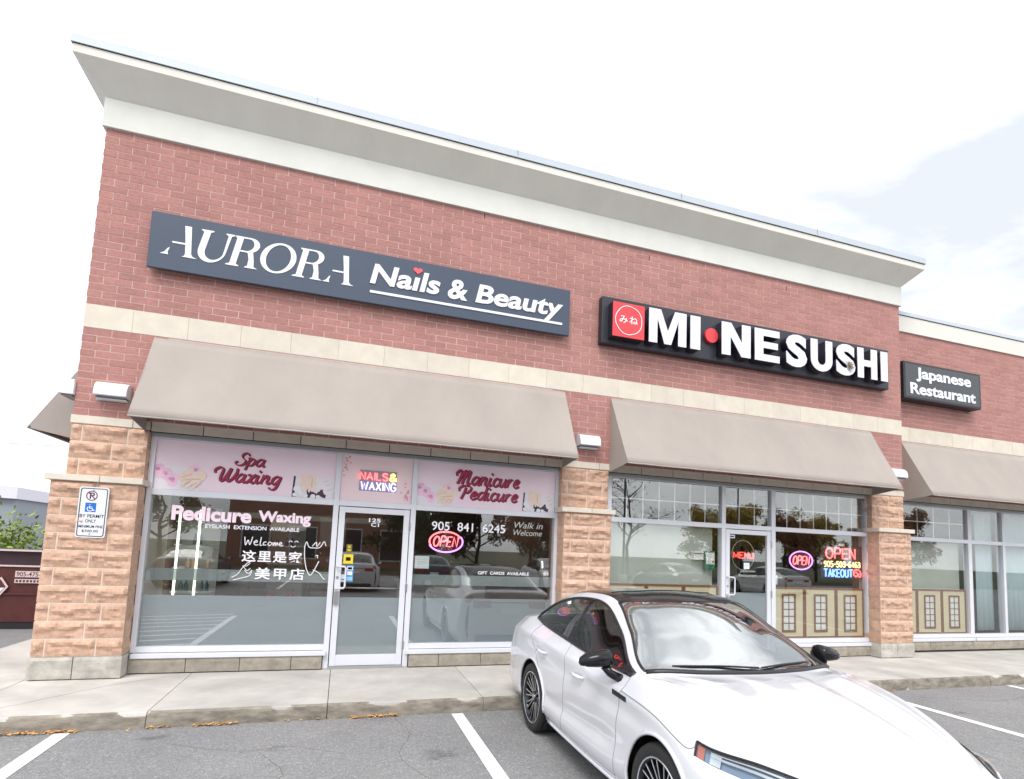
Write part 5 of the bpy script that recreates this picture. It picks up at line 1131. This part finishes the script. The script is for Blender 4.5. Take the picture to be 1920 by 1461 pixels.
def car(label, loc, rotz):
    C_ = thing('car', label, 'car', loc, None, rotz); C_.scale = (CAR_S,) * 3
    ORG[C_] = Vector((0, 0, 0))
    def B(name, mb, m, par=C_, smooth=True, bevel=0, auto=None): return mb.build(name, m, par, smooth=smooth, bevel=bevel, auto=auto)
    gm = grid_mesh(('body',)); ARCHV = [v for v in gm.v if v[1] > .5 and v[2] < .8]
    body = B('body', gm, PAINTW); s = body.modifiers.new('s', 'SOLIDIFY'); s.thickness = .012; s.offset = -1
    roof = B('roof', grid_mesh(('roof',)), GLOSSB)
    ws = B('windscreen', grid_mesh(('windscreen',)), WSGL); rw = B('rear_window', grid_mesh(('rear_window',)), CARGL)
    def side_patch(name, u0, u1, v0, v1, sgn, m, par=C_, off=0.0, n=18, k=8):
        mb = MB()
        for i in range(n + 1):
            for j in range(k + 1):
                u, v = u0 + (u1 - u0) * i / n, v0 + (v1 - v0) * j / k; p = surf(u, v)
                if off:
                    e = 1e-3; nn = (surf(min(u + e, 12), v) - p).cross(surf(u, min(v + e, 8)) - p); nn = nn.normalized() if nn.length > 1e-12 else Vector((0, 1, 0))
                    if nn.y < 0 and abs(nn.y) > .05: nn = -nn
                    elif abs(nn.y) <= .05 and nn.z < 0: nn = -nn
                    p = p + nn * off
                mb.v.append((p.x, p.y * sgn, p.z))
        for i in range(n):
            for j in range(k):
                q = (i * (k + 1) + j, (i + 1) * (k + 1) + j, (i + 1) * (k + 1) + j + 1, i * (k + 1) + j + 1); mb.f.append(q if sgn > 0 else tuple(reversed(q)))
        return B(name, mb, m, par)
    UB = 5.42
    for sg_ in (1, -1):
        side_patch('side_window', 3.02, UB - .07, 4.02, 4.985, sg_, CARGL); side_patch('side_window', UB + .07, 7.98, 4.02, 4.985, sg_, CARGL, n=30)
        side_patch('centre_pillar', UB - .08, UB + .08, 4.0, 5.0, sg_, GLOSSB, n=3)
        side_patch('headlamp_housing', 10.0, 12.0, 3.0, 4.0, sg_, LAMPD, off=-.02); hl = side_patch('headlamp', 10.0, 12.0, 3.0, 4.0, sg_, CLEAR)
        side_patch('amber_reflector', 10.02, 10.15, 3.06, 3.94, sg_, AMBER, hl, -.010, 4); side_patch('light_guide', 10.25, 11.95, 3.80, 3.96, sg_, CHROME, hl, -.008, 14, 2); side_patch('light_guide', 10.25, 11.7, 3.55, 3.68, sg_, CHROME, hl, -.008, 14, 2); side_patch('light_guide', 10.25, 10.42, 3.1, 3.9, sg_, CHROME, hl, -.009, 4, 4)
        side_patch('tail_lamp', 0.0, 0.7, 3.0, 4.0, sg_, TAILR, off=.004, n=6)
        # dark surround of the side glass
        path = [surf(u, 4.0) for u in [3 + 5 * i / 40 for i in range(41)]] + [surf(u, 5.0) for u in [8 - 5 * i / 40 for i in range(41)]]
        MB().tube([(p.x, p.y * sg_ + .003 * sg_, p.z) for p in path], .013, 6, True).build('window_trim', TRIM, C_, smooth=True)
        # windscreen edge trim
        MB().tube([(p.x, p.y * sg_, p.z + .003) for p in [surf(u, 6.0) for u in [6 + 2 * i / 24 for i in range(25)]]], .011, 6).build('windscreen_trim', TRIM, C_, smooth=True)
        # panel gaps
        def gap(uv, r=.0035):
            P = []
            for u, v, _ in crom([(a, b, 0) for a, b in uv], 10): p = surf(min(u, 12), min(v, 8)); P.append((p.x, p.y * sg_, p.z))
            MB().tube(P, r, 5).build('panel_gap', SEAM, body)
        gap([(8.02, 3.9), (8.03, 3.4), (7.99, 3.0), (7.93, 2.5), (7.9, 2), (7.88, 1.4), (7.9, .9)]); gap([(UB, 3.95), (UB + .02, 3), (UB, 2), (UB - .02, 1)]); gap([(3.9, 3.95), (3.75, 3.2), (4.05, 2.7), (4.45, 2.0), (4.62, 1.2)])
        gap([(7.9, .95), (7, .95), (6, .95), (5, .95), (4.65, 1.0)]); gap([(8.0, 3.06), (8.4, 3.04), (9.0, 3.04), (9.6, 3.06), (9.85, 3.12), (9.97, 3.5), (9.99, 3.95), (10.1, 4.0)], .005)
        MB().tube([(p.x, p.y * sg_, p.z + .002) for p in [surf(10, 3 + i / 8) for i in range(9)] + [surf(10 + 2 * i / 24, 4.0) for i in range(25)]], .006, 5).build('headlamp_seal', TRIM, hl, smooth=True)
        # handles
        for u in (4.45, 6.02):
            p = surf(u, 3.0) * 1.0; p = surf(u, 2.72); y = p.y + .012
            MB().tube([(p.x - .11, (y - .016) * sg_, p.z), (p.x - .085, (y + .014) * sg_, p.z + .002), (p.x, (y + .020) * sg_, p.z + .003), (p.x + .085, (y + .014) * sg_, p.z + .002), (p.x + .11, (y - .016) * sg_, p.z)], [.012, .016, .017, .016, .012], 8).build('door_handle', PAINTW, body, smooth=True)
        # side vent badge behind the front wheel
        side_patch('fender_badge', 7.72, 8.22, 2.84, 2.965, sg_, GLOSSB, body, .004, 8, 2)
        # sill crease strip
        MB().tube([(p.x, p.y * sg_, p.z) for p in [surf(u, .55) + Vector((0, .012, 0)) for u in [4.75 + 3.1 * i / 20 for i in range(21)]]], .016, 6).build('sill_strip', PAINTW, body, smooth=True)
        # door mirror: rounded shell on a foot
        mx_, my_, mz_ = 1.73, 1.055, 1.035; mb = MB(); n = 16
        secs = [(.135, .022, .018, -.012), (.125, .040, .034, -.010), (.085, .066, .052, -.004), (.02, .086, .066, .004), (-.05, .096, .074, .010), (-.085, .092, .070, .010), (-.098, .070, .050, .008)]
        for oy, rx_, rz_, dz in secs:
            for k in range(n):
                a = 2 * math.pi * k / n; ca, sa = math.cos(a), math.sin(a); px = (abs(ca) ** .8) * (1 if ca > 0 else -1); pz = (abs(sa) ** .75) * (1 if sa > 0 else -1)
                mb.v.append((mx_ + rx_ * px * (1.0 if ca > 0 else .62), (my_ + oy) * sg_, mz_ + dz + rz_ * pz * (1.0 if sa > 0 else .78)))
        for i in range(len(secs) - 1):
            for k in range(n): mb.f.append((i * n + k, i * n + (k + 1) % n, (i + 1) * n + (k + 1) % n, (i + 1) * n + k))
        mb.f += [tuple(range(n)), tuple((len(secs) - 1) * n + k for k in range(n))]
        mir = mb.build('door_mirror', GLOSSB, C_, smooth=True)
        MB().tube([(mx_ + .03, (my_ - .055) * sg_, mz_ - .035), (mx_ + .055, (my_ - .085) * sg_, mz_ - .085), (mx_ + .10, (my_ - .165) * sg_, mz_ - .125)], [.038, .030, .036], 8).build('mirror_foot', GLOSSB, mir, smooth=True)
        MB().disc((mx_ - .056, (my_ - .01) * sg_, mz_ + .006), .08, (-1, 0, 0), .006, 20, .058, (0, 1, 0)).build('mirror_glass', CHROME, mir)
        # front lower corner: black quarter trim ahead of the window
        side_patch('quarter_trim', 7.70, 7.98, 4.02, 4.985, sg_, TRIM, off=.003, n=4, k=4)
        GV = [v for v in ARCHV]
        for wx_ in (0.0, XF):
            L2 = []
            for a in range(-10, 191, 5):
                ax_, az_ = wx_ + .372 * math.cos(math.radians(a)), .345 + .372 * math.sin(math.radians(a)); n_ = min(GV, key=lambda v: (v[0] - ax_) ** 2 + (v[2] - az_) ** 2); L2.append((ax_, (n_[1] + .002) * sg_, az_))
            for _ in range(3): L2 = [L2[0]] + [(L2[i][0], (L2[i - 1][1] + L2[i][1] * 2 + L2[i + 1][1]) / 4, L2[i][2]) for i in range(1, len(L2) - 1)] + [L2[-1]]
            MB().tube(L2, .013, 6).build('arch_lip', PAINTW, body, smooth=True)
    # nose and tail skins
    def face(u, zlow, bulge, name):
        top = [surf(u, v) for v in [3 + 5 * i / 20 for i in range(21)]]; mb = MB(); full = [(p.x, p.y, p.z) for p in top] + [(p.x, -p.y, p.z) for p in reversed(top[:-1])]; m = len(full); k = 8
        for j in range(k + 1):
            q = j / k
            for x, y, z in full: mb.v.append((x + bulge * math.sin(math.pi * min(1, q * 1.2)) * (1 - .3 * abs(y)), y * (1 + .02 * math.sin(q * 3.1)), z + (zlow - z) * q))
        for j in range(k):
            for i in range(m - 1): mb.f.append((j * m + i, j * m + i + 1, (j + 1) * m + i + 1, (j + 1) * m + i))
        return B(name, mb, PAINTW)
    fb = face(12, .20, .06, 'front_bumper'); rb = face(0, .22, -.05, 'rear_bumper')
    g = MB().box(3.50, 3.585, -.42, .42, .30, .62); B('grille', g, TRIM, C_, False, .05)
    for z in (.36, .42, .48, .54): MB().box(3.583, 3.592, -.38, .38, z, z + .012).build('grille_bar', GLOSSB, C_)
    for sg_ in (1, -1): B('air_intake', MB().box(3.36, 3.49, min(.46 * sg_, .66 * sg_), max(.46 * sg_, .66 * sg_), .26, .42), TRIM, C_, False, .03)
    B('number_plate', MB().box(-1.075, -1.06, -.17, .17, .70, .80), WHITE, C_, False, .004); B('tail_lamp_bar', MB().box(-1.03, -1.012, -.6, .6, .875, .895), TAILR, C_, False); B('rear_diffuser', MB().box(-1.05, -.9, -.6, .6, .2, .33), TRIM, C_, False, .02)
    for sg_ in (1, -1): B('tail_lamp', MB().box(-1.04, -.99, min(.34 * sg_, .66 * sg_), max(.34 * sg_, .66 * sg_), .78, .91), TAILR, C_, False, .02)
    # scuttle, wipers, aerial, roof seam
    cow = [surf(8.0, v) for v in [6 + 2 * i / 12 for i in range(13)]]; cow = cow + [Vector((p.x, -p.y, p.z)) for p in reversed(cow[:-1])]
    MB().tube([(p.x + .012, p.y, p.z - .004) for p in cow], .022, 6).build('scuttle', TRIM, C_, smooth=True)
    for y0, y1, lift in ((-.60, .02, 0), (.05, .66, .0)):
        W = [surf(7.90 - .05 * math.sin(math.pi * i / 10), 8 - abs(y) / .36 if abs(y) < .36 else 7 - (abs(y) - .36) / .36) for i, y in enumerate([y0 + (y1 - y0) * i / 10 for i in range(11)])]
        MB().tube([(p.x + .004, y0 + (y1 - y0) * i / 10, p.z + .011) for i, p in enumerate(W)], .007, 6).build('wiper', TRIM, C_, smooth=True)
    MB().tube([(p.x, p.y, p.z + .001) for p in [surf(6.0, v) for v in [6 + 2 * i / 12 for i in range(13)]]] + [(p.x, -p.y, p.z + .001) for p in [surf(6.0, v) for v in [8 - 2 * i / 12 for i in range(1, 13)]]], .007, 5).build('windscreen_header', TRIM, C_, smooth=True)
    MB().tube([(p.x, p.y, p.z + .002) for p in [surf(5.45, v) for v in [6.2 + 1.8 * i / 12 for i in range(13)]]] + [(p.x, -p.y, p.z + .002) for p in [surf(5.45, v) for v in [8 - 1.8 * i / 12 for i in range(1, 13)]]], .004, 5).build('sunroof_seam', TRIM, roof, smooth=True)
    MB().prism([(.02, 1.35), (-.17, 1.315), (-.19, 1.325), (-.15, 1.40), (-.13, 1.405)], 'y', -.018, .018).build('roof_aerial', GLOSSB, C_, bevel=.006)
    # cabin
    B('cabin_floor', MB().box(-.9, 2.3, -.76, .76, .30, .34), CABIN, C_, False); B('cabin_side', MB().box(-.8, 2.2, .74, .77, .34, .93).box(-.8, 2.2, -.77, -.74, .34, .93), CABIN, C_, False)
    B('underbody', MB().box(-.95, 3.3, -.80, .80, .175, .20), TRIM, C_, False)
    B('parcel_shelf', MB().box(-.75, -.15, -.62, .62, .92, .97), CABIN, C_, False); 
    B('dashboard', MB().prism([(2.12, .60), (2.10, .955), (1.72, .985), (1.50, .92), (1.48, .62)], 'y', -.70, .70), DASH, C_, False, .02)
    for y in (-.37, .37):
        B('front_seat', MB().box(.62, 1.12, y - .25, y + .25, .38, .56).prism([(.62, .50), (.40, 1.05), (.50, 1.08), (.76, .54)], 'y', y - .24, y + .24).prism([(.40, 1.09), (.36, 1.25), (.44, 1.26), (.49, 1.10)], 'y', y - .13, y + .13), LEATHER, C_, False, .03)
        B('rear_seat', MB().box(-.45, .02, y - .3, y + .3, .38, .54).prism([(-.42, .5), (-.62, .98), (-.50, 1.0), (-.28, .53)], 'y', y - .3, y + .3), LEATHER, C_, False, .03)
    MB().lathe([(.175 + .015 * math.cos(a), .015 * math.sin(a)) for a in [6.283 * i / 8 for i in range(9)]], 24, (1.36, .37, .90), 'x').build('steering_wheel', TRIM, C_, smooth=True)
    B('rear_view_mirror', MB().box(1.42, 1.45, -.11, .11, 1.235, 1.30), TRIM, C_, False, .01); B('sensor_pod', MB().box(1.42, 1.56, -.07, .07, 1.29, 1.345), TRIM, C_, False, .02)
    # wheel wells and wheels
    for wx_ in (0.0, XF):
        for sg_ in (1, -1):
            mb = MB(); n = 18
            for k in range(n + 1):
                a = math.radians(-25 + 230 * k / n)
                for y in (.935, .50): mb.v.append((wx_ + .375 * math.cos(a), y * sg_, .345 + .375 * math.sin(a)))
            mb.f = [(2 * k, 2 * k + 2, 2 * k + 3, 2 * k + 1) for k in range(n)] + [tuple(2 * k + 1 for k in range(n + 1))]
            B('wheel_well', mb, TRIM)
            wh = MB(); R_ = .333; c = (wx_, (.842 if wx_ == 0 else .862) * sg_, R_)
            pr = [(.245, -.105), (.30, -.112), (.322, -.10), (R_, -.07), (R_, -.03), (.329, -.028), (.329, -.02), (R_, -.018), (R_, .05), (.329, .052), (.329, .058), (R_, .062), (R_, .075), (.322, .102), (.30, .112), (.262, .106), (.245, .10)]
            wl_ = wh.lathe([(r, h * sg_) for r, h in pr], 56, c).build('wheel', RUB, C_, smooth=True)
            MB().lathe([(r, h * sg_) for r, h in [(.246, -.10), (.246, .098), (.25, .104), (.236, .102), (.226, .07), (.215, .02), (.21, -.06), (0, -.06)]], 56, c).build('rim', RIMD, wl_, smooth=True)
            MB().lathe([(r, h * sg_) for r, h in [(.238, .099), (.242, .106), (.250, .1055), (.251, .099)]], 56, c).build('rim_edge', RIMS, wl_, smooth=True)
            sp = MB(); si = MB()
            for k in range(10):
                a0 = 2 * math.pi * k / 10
                for da, tgt in ((-.085, sp), (.085, sp)):
                    a1, a2 = a0 + da * .5, a0 + da * 1.6
                    def pt(r, a, h): return (c[0] + r * math.cos(a), c[1] + h * sg_, c[2] + r * math.sin(a))
                    def wedge(mbx, w1, w2, hh, tk):
                        n0 = len(mbx.v)
                        for r, aa, w, h in ((.045, a1, w1, hh - .025), (.237, a2, w2, hh)):
                            d_ = w / r
                            mbx.v += [pt(r, aa - d_, h), pt(r, aa + d_, h), pt(r, aa + d_, h - tk), pt(r, aa - d_, h - tk)]
                        mbx.f += [(n0, n0 + 1, n0 + 5, n0 + 4), (n0 + 1, n0 + 2, n0 + 6, n0 + 5), (n0 + 2, n0 + 3, n0 + 7, n0 + 6), (n0 + 3, n0, n0 + 4, n0 + 7), (n0, n0 + 3, n0 + 2, n0 + 1), (n0 + 4, n0 + 5, n0 + 6, n0 + 7)]
                    wedge(sp, .009, .0085, .088, .035); wedge(si, .0045, .0045, .0895, .006)
            sp.build('spokes', RIMD, wl_); si.build('spoke_faces', RIMS, wl_)
            MB().disc((c[0], c[1] + .045 * sg_, c[2]), .055, (0, sg_, 0), .03, 20).build('hub', RIMD, wl_); MB().disc((c[0], c[1] + .075 * sg_, c[2]), .03, (0, sg_, 0), .006, 16).build('hub_cap', RIMS, wl_)
            MB().disc((c[0], c[1] - .02 * sg_, c[2]), .16, (0, sg_, 0), .02, 28).build('brake_disc', STEEL, wl_)
    return C_
CAR_LOC = (6.195, -2.43, ZL)
white_car = car('white coupe sedan with black roof and mirrors parked nose out before the salon', CAR_LOC, -math.pi / 2)

def copy_tree(o, parent=None):
    c = o.copy(); COL.objects.link(c); c.parent = parent
    if parent: c.matrix_parent_inverse = o.matrix_parent_inverse.copy()
    for ch in o.children: copy_tree(ch, c)
    return c
def recolour(o, m):
    for ch in o.children:
        for s in ch.material_slots:
            if s.material == PAINTW or (s.material == GLOSSB and ch.name.startswith('roof')): s.link = 'OBJECT'; s.material = m
        recolour(ch, m)

# ------------------------------------------------------------------ across the lot, seen in the window reflections
for x, y, rz, c, lb in ((-2.2, -15.6, -1.57, (.03, .035, .05, 1), 'dark blue car reflected in the left salon window'), (3.8, -15.4, -1.57, (.55, .56, .57, 1), 'silver car reflected in the salon door glass'), (6.9, -15.7, -1.57, (.04, .045, .07, 1), 'navy car reflected in the salon glass beside the door'), (12.9, -15.6, 1.57, (.72, .72, .72, 1), 'white car reflected low in the right salon window'), (19.2, -15.6, -1.57, (.10, .10, .11, 1), 'grey car reflected in the restaurant window'), (25.3, -15.6, -1.57, (.62, .62, .60, 1), 'pale car reflected in the right restaurant window'), (9.4, -2.9, 1.57, None, None)):
    if c is None: continue
    k = copy_tree(white_car); k.location = (x, y - (2.5 if rz > 0 else -0), ZL); k.rotation_euler = (0, 0, rz); k['label'] = lb; k['category'] = 'car'; k['group'] = 'cars across the lot seen in reflections'
    m = mat('car_paint_' + lb.split()[0], c, .28, coat=1.0); recolour(k, m)

BARK = mat('bark', rgb(92, 78, 66, .7), .95, var=.3, vscale=9, bump=.5, bscale=30)
def tree(name, loc, h, r, leafm, label, cat='tree', seed=0, leaves=2600, ls=.16, trunk=.16, base=.32, group='trees round the parking lot', bare=False, branches=9, squash=1.0):
    """tapered trunk, limbs and a crown of small leaf faces gathered in clumps"""
    R5 = random.Random(seed); x, y, z = loc; t = thing(name, label, cat, loc, group); tr = MB()
    P = [(x + R5.uniform(-.05, .05) * h * i / 6, y + R5.uniform(-.05, .05) * h * i / 6, z + h * .86 * i / 6) for i in range(7)]
    tr.tube(P, [trunk * (1 - .14 * i) for i in range(7)], 8); tips = []
    for b in range(branches):
        q = R5.uniform(base, .95); i = min(5, int(q * 6)); p0 = Vector(P[i]).lerp(Vector(P[i + 1]), q * 6 - i); a = R5.uniform(0, 6.283); ln = r * (1.05 - .55 * q) * R5.uniform(.75, 1.15)
        p1 = p0 + Vector((math.cos(a) * ln * .55, math.sin(a) * ln * .55, ln * .35)); p2 = p0 + Vector((math.cos(a + .2) * ln, math.sin(a + .2) * ln, ln * R5.uniform(.35, .75)))
        tr.tube([p0, p1, p2], [trunk * .35, trunk * .2, trunk * .06], 6); tips += [p1, p2]
        for s_ in range(4 if bare else 2):
            st = p1.lerp(p2, R5.random()); d = Vector((R5.uniform(-1, 1), R5.uniform(-1, 1), R5.uniform(.1, 1))).normalized() * ln * R5.uniform(.3, .55); tr.tube([st, st + d * .5 + Vector((0, 0, .05)), st + d], [trunk * .12, trunk * .07, trunk * .03], 5); tips.append(st + d)
            if bare:
                for w in range(3): s2 = st + d * R5.uniform(.3, 1); d2 = Vector((R5.uniform(-1, 1), R5.uniform(-1, 1), R5.uniform(0, 1))).normalized() * ln * .25; tr.tube([s2, s2 + d2], [trunk * .05, trunk * .02], 4)
    tr.build('trunk', BARK, t)
    if leaves:
        cr_ = MB(); C2 = [(tp, R5.uniform(.28, .5) * r * .55) for tp in tips] + [(Vector((x, y, z + h * .9)), r * .3)]
        for n in range(leaves):
            c, rr = C2[R5.randrange(len(C2))]; d = Vector((R5.gauss(0, 1), R5.gauss(0, 1), R5.gauss(0, .8))); d = d.normalized() * rr * R5.random() ** .4; p = c + d
            u = Vector((R5.uniform(-1, 1), R5.uniform(-1, 1), R5.uniform(-1, 1))).normalized(); w = u.orthogonal().normalized(); s_ = ls * R5.uniform(.6, 1.3); k = len(cr_.v)
            cr_.v += [tuple(p - u * s_), tuple(p + w * s_ * .45), tuple(p + u * s_), tuple(p - w * s_ * .45)]; cr_.f.append((k, k + 1, k + 2, k + 3))
        cr_.build('crown', leafm, t, fix=False)
    return t
def leafmat(n, c): 
    m = mat(n, c, .8, rnd=.4); return m
GR = leafmat('leaf_green', rgb(92, 118, 54, .7)); DG = leafmat('leaf_dark_green', rgb(54, 78, 44, .7)); YE = leafmat('leaf_yellow', rgb(186, 164, 84, .8)); ORN = leafmat('leaf_rust', rgb(150, 108, 72, .8)); LG = leafmat('leaf_light', rgb(136, 160, 76, .8))
tree('leafy_tree', (8.6, -31, ZL), 7.2, 3.3, DG, 'dark green tree reflected in the right salon window, nearest the door', seed=1, leaves=9000, ls=.16, base=.08, branches=16); tree('leafy_tree', (13.0, -33, ZL), 8.0, 3.0, DG, 'tall dark green tree reflected mid right salon window', seed=2, leaves=9000, ls=.16, base=.08, branches=16)
tree('leafy_tree', (16.2, -30, ZL), 6.4, 2.6, ORN, 'rusty autumn tree reflected in the right salon window', seed=3, leaves=8000, ls=.14, base=.1, branches=14); tree('bare_tree', (24.0, -30, ZL), 8.6, 3.4, ORN, 'bare tree reflected in the left restaurant transom', seed=4, leaves=160, bare=True, branches=16, ls=.1)
for i, (x, y, h, m, lb) in enumerate(((33.5, -33, 6.0, YE, 'yellow tree reflected over the restaurant door'), (37.5, -34, 6.6, YE, 'yellow tree reflected left of the restaurant neon'), (41.5, -33, 6.0, ORN, 'rust tree reflected behind the restaurant neon'), (46.0, -34, 6.4, YE, 'yellow tree reflected at the right restaurant pane'), (58.0, -34, 7.4, ORN, 'tall rusty tree reflected in the wing transom'), (20.0, -36, 6.0, GR, 'green tree reflected at the left edge of the restaurant blind'))): tree('leafy_tree', (x, y, ZL), h, 2.7, m, lb, seed=20 + i, leaves=9000, ls=.12, base=.12, branches=18)
tree('leafy_tree', (-7.0, -30, ZL), 6.2, 2.4, DG, 'dark tree reflected high in the left salon window', seed=50)
# brick building opposite
OPB = mat('opposite_brick', rgb(166, 122, 104, .85), .9, var=.15, vscale=3); op = thing('opposite_building', 'brown brick building reflected in the salon door and left window', 'building', (2.0, -36, ZL))
MB().box(-4.5, 8.2, -46, -36, ZL, 5.6).build('wall', OPB, op); MB().box(-4.5, 8.2, -36.02, -35.98, 3.2, 3.6).build('stone_band', LIME, op); MB().box(-4.8, 8.5, -46.2, -35.7, 5.6, 6.1).build('cornice', STUCCO, op)
for x in (-3.6, -.4, 2.8, 6.0):
    w = MB().box(x, x + 1.9, -36.03, -35.97, .4, 2.8).build('window', ALU, op); MB().box(x + .08, x + 1.82, -35.975, -35.96, .5, 2.7).build('pane', mat('opposite_glass', (.03, .035, .04, 1), .08), w)
for i, x in enumerate((21.5, 30.8)):
    t = thing('light_pole', ('tall lamp pole reflected in the left restaurant transom', 'lamp pole reflected above the restaurant door')[i], 'lamp pole', (x, -26, ZL), 'parking lot lamp poles'); MB().tube([(x, -26, ZL), (x, -26, 8.2)], [.09, .06], 10).build('pole', IRON, t); MB().box(x - .7, x + .7, -26.1, -25.9, 8.2, 8.35).build('lamp_head', IRON, t); MB().disc((x, -26, ZL), .3, (0, 0, 1), .5, 14).build('footing', CONC, t)

# ------------------------------------------------------------------ left background: bin, enclosure, shrub, far roof
MAR = mat('skip_maroon', rgb(92, 42, 40, .85), .55, var=.25, vscale=5); MAR2 = mat('skip_maroon_dark', rgb(52, 30, 40, .9), .6, var=.2, vscale=6); RIMW = mat('skip_rim_pale', rgb(226, 206, 206, .85), .5)
dm = thing('waste_skip', 'maroon waste skip with a dark slot and pale rims left of the building', 'skip', (-3.4, 5.6, ZL)); yd = 5.0
MB().prism([(yd + .0, 1.0), (yd + .06, ZL + .14), (yd + 1.5, ZL + .14), (yd + 1.6, 1.0)], 'x', -4.9, -1.95).build('body', MAR, dm); box('dark_slot', MAR2, dm, -4.88, -1.97, yd + .05, yd + 1.5, 1.0, 1.29)
box('rim', RIMW, dm, -4.92, -1.93, yd - .03, yd + .06, .995, 1.022); box('rim', RIMW, dm, -4.92, -1.93, yd - .02, yd + .06, 1.285, 1.315); box('rib', MAR, dm, -4.9, -1.95, yd + .0, yd + .06, .47, .50); box('base_skid', BLACK, dm, -4.85, -2.0, yd + .08, yd + 1.5, ZL, ZL + .14)
box('end_post', MAR, dm, -2.42, -2.30, yd + .9, yd + 1.0, 1.31, 1.72)
box('number_plate', RIMW, dm, -2.58, -2.05, yd - .012, yd + .01, .80, .915, .0); lettering('lettering', '905-475-8', (-2.56, .815, -2.13, .9), yd - .014, .003, mat('skip_print', rgb(96, 52, 52), .6), dm, .01)
box('small_plate', RIMW, dm, -2.58, -2.05, yd - .012, yd + .01, .69, .765)
for i in range(8): box('plate_mark', MATS['skip_print'], dm, -2.56 + i * .055, -2.525 + i * .055, yd - .014, yd - .0125, .705, .75)
outline('diamond', [[(-3.05, .62), (-2.78, .80), (-2.66, .62), (-2.78, .44)][:4]], yd - .02, .006, RIMW, dm); outline('diamond_face', [[(-2.99, .62), (-2.79, .755), (-2.70, .62), (-2.79, .485)]], yd - .023, .003, MAR, dm); outline('diamond_base', [[(-2.97, .60), (-2.79, .50), (-2.715, .60)]], yd - .026, .003, WHITE, dm)
en = thing('enclosure_wall', 'brown masonry enclosure wall with a pale coping behind the left pier', 'wall', (-2.7, 6.9, ZL)); MB().box(-2.62, -1.6, 6.8, 7.1, ZL, 2.43).build('wall', mat('enclosure_brick', rgb(172, 124, 108, .7), .9, var=.2, vscale=12), en); box('coping', LIME, en, -2.72, -1.5, 6.74, 7.16, 2.43, 2.50, .01); box('gate', MAR, en, -2.95, -2.63, 6.9, 6.96, ZL + .1, 1.9)
def shrub(name, loc, rx, ry, h, m, label, n, ls, seed):
    R6 = random.Random(seed); x, y, z = loc; t = thing(name, label, 'shrub', loc, 'shrubs behind the waste skip'); st = MB(); cr_ = MB()
    for i in range(12):
        a = R6.uniform(0, 6.28); q = R6.random(); p2 = (x + math.cos(a) * rx * q, y + math.sin(a) * ry * q, z + h * R6.uniform(.6, .95)); st.tube([(x + math.cos(a) * rx * q * .3, y, z), p2], [.03, .008], 5)
        for k in range(n // 12):
            f = R6.uniform(.15, 1.05); c = Vector((x, y, z)).lerp(Vector(p2), f) + Vector((R6.gauss(0, rx * .25), R6.gauss(0, ry * .3), R6.gauss(0, h * .08))); u = Vector((R6.uniform(-1, 1), R6.uniform(-1, 1), R6.uniform(-.6, 1))).normalized(); w = u.orthogonal().normalized(); s_ = ls * R6.uniform(.6, 1.3); q2 = len(cr_.v)
            cr_.v += [tuple(c - u * s_), tuple(c + w * s_ * .4), tuple(c + u * s_), tuple(c - w * s_ * .4)]; cr_.f.append((q2, q2 + 1, q2 + 2, q2 + 3))
    st.build('stems', BARK, t); cr_.build('foliage', m, t, fix=False)
shrub('leafy_shrub', (-4.9, 9.5, ZL), 1.3, .8, 2.45, LG, 'bright green leafy shrub over the waste skip', 2600, .075, 2); shrub('leafy_shrub', (-7.2, 10.2, ZL), 1.6, .8, 2.1, LG, 'lower green shrub at the left picture edge', 2600, .075, 3)
fb_ = thing('distant_warehouse', 'long pale low roofed warehouse far behind the shrubs', 'building', (-22, 30, ZL))
MB().prism([(-40, 3.9), (-40, 5.5), (-14.0, 4.05), (-14.0, 3.4)], 'y', 30, 44).build('roof', mat('warehouse_roof', rgb(226, 224, 236, .85), .6), fb_); MB().box(-40, -14.2, 30.3, 43.5, ZL, 3.6).build('wall', mat('warehouse_wall', rgb(158, 166, 176, .75), .7), fb_)
wr = thing('overhead_cable', 'thin overhead cable crossing the sky at the far left', 'cable', (-8, 20, 5)); MB().tube([(-30, 22, 6.05), (-12, 20, 5.15), (4, 16, 5.0)], .008, 5).build('cable', IRON, wr)
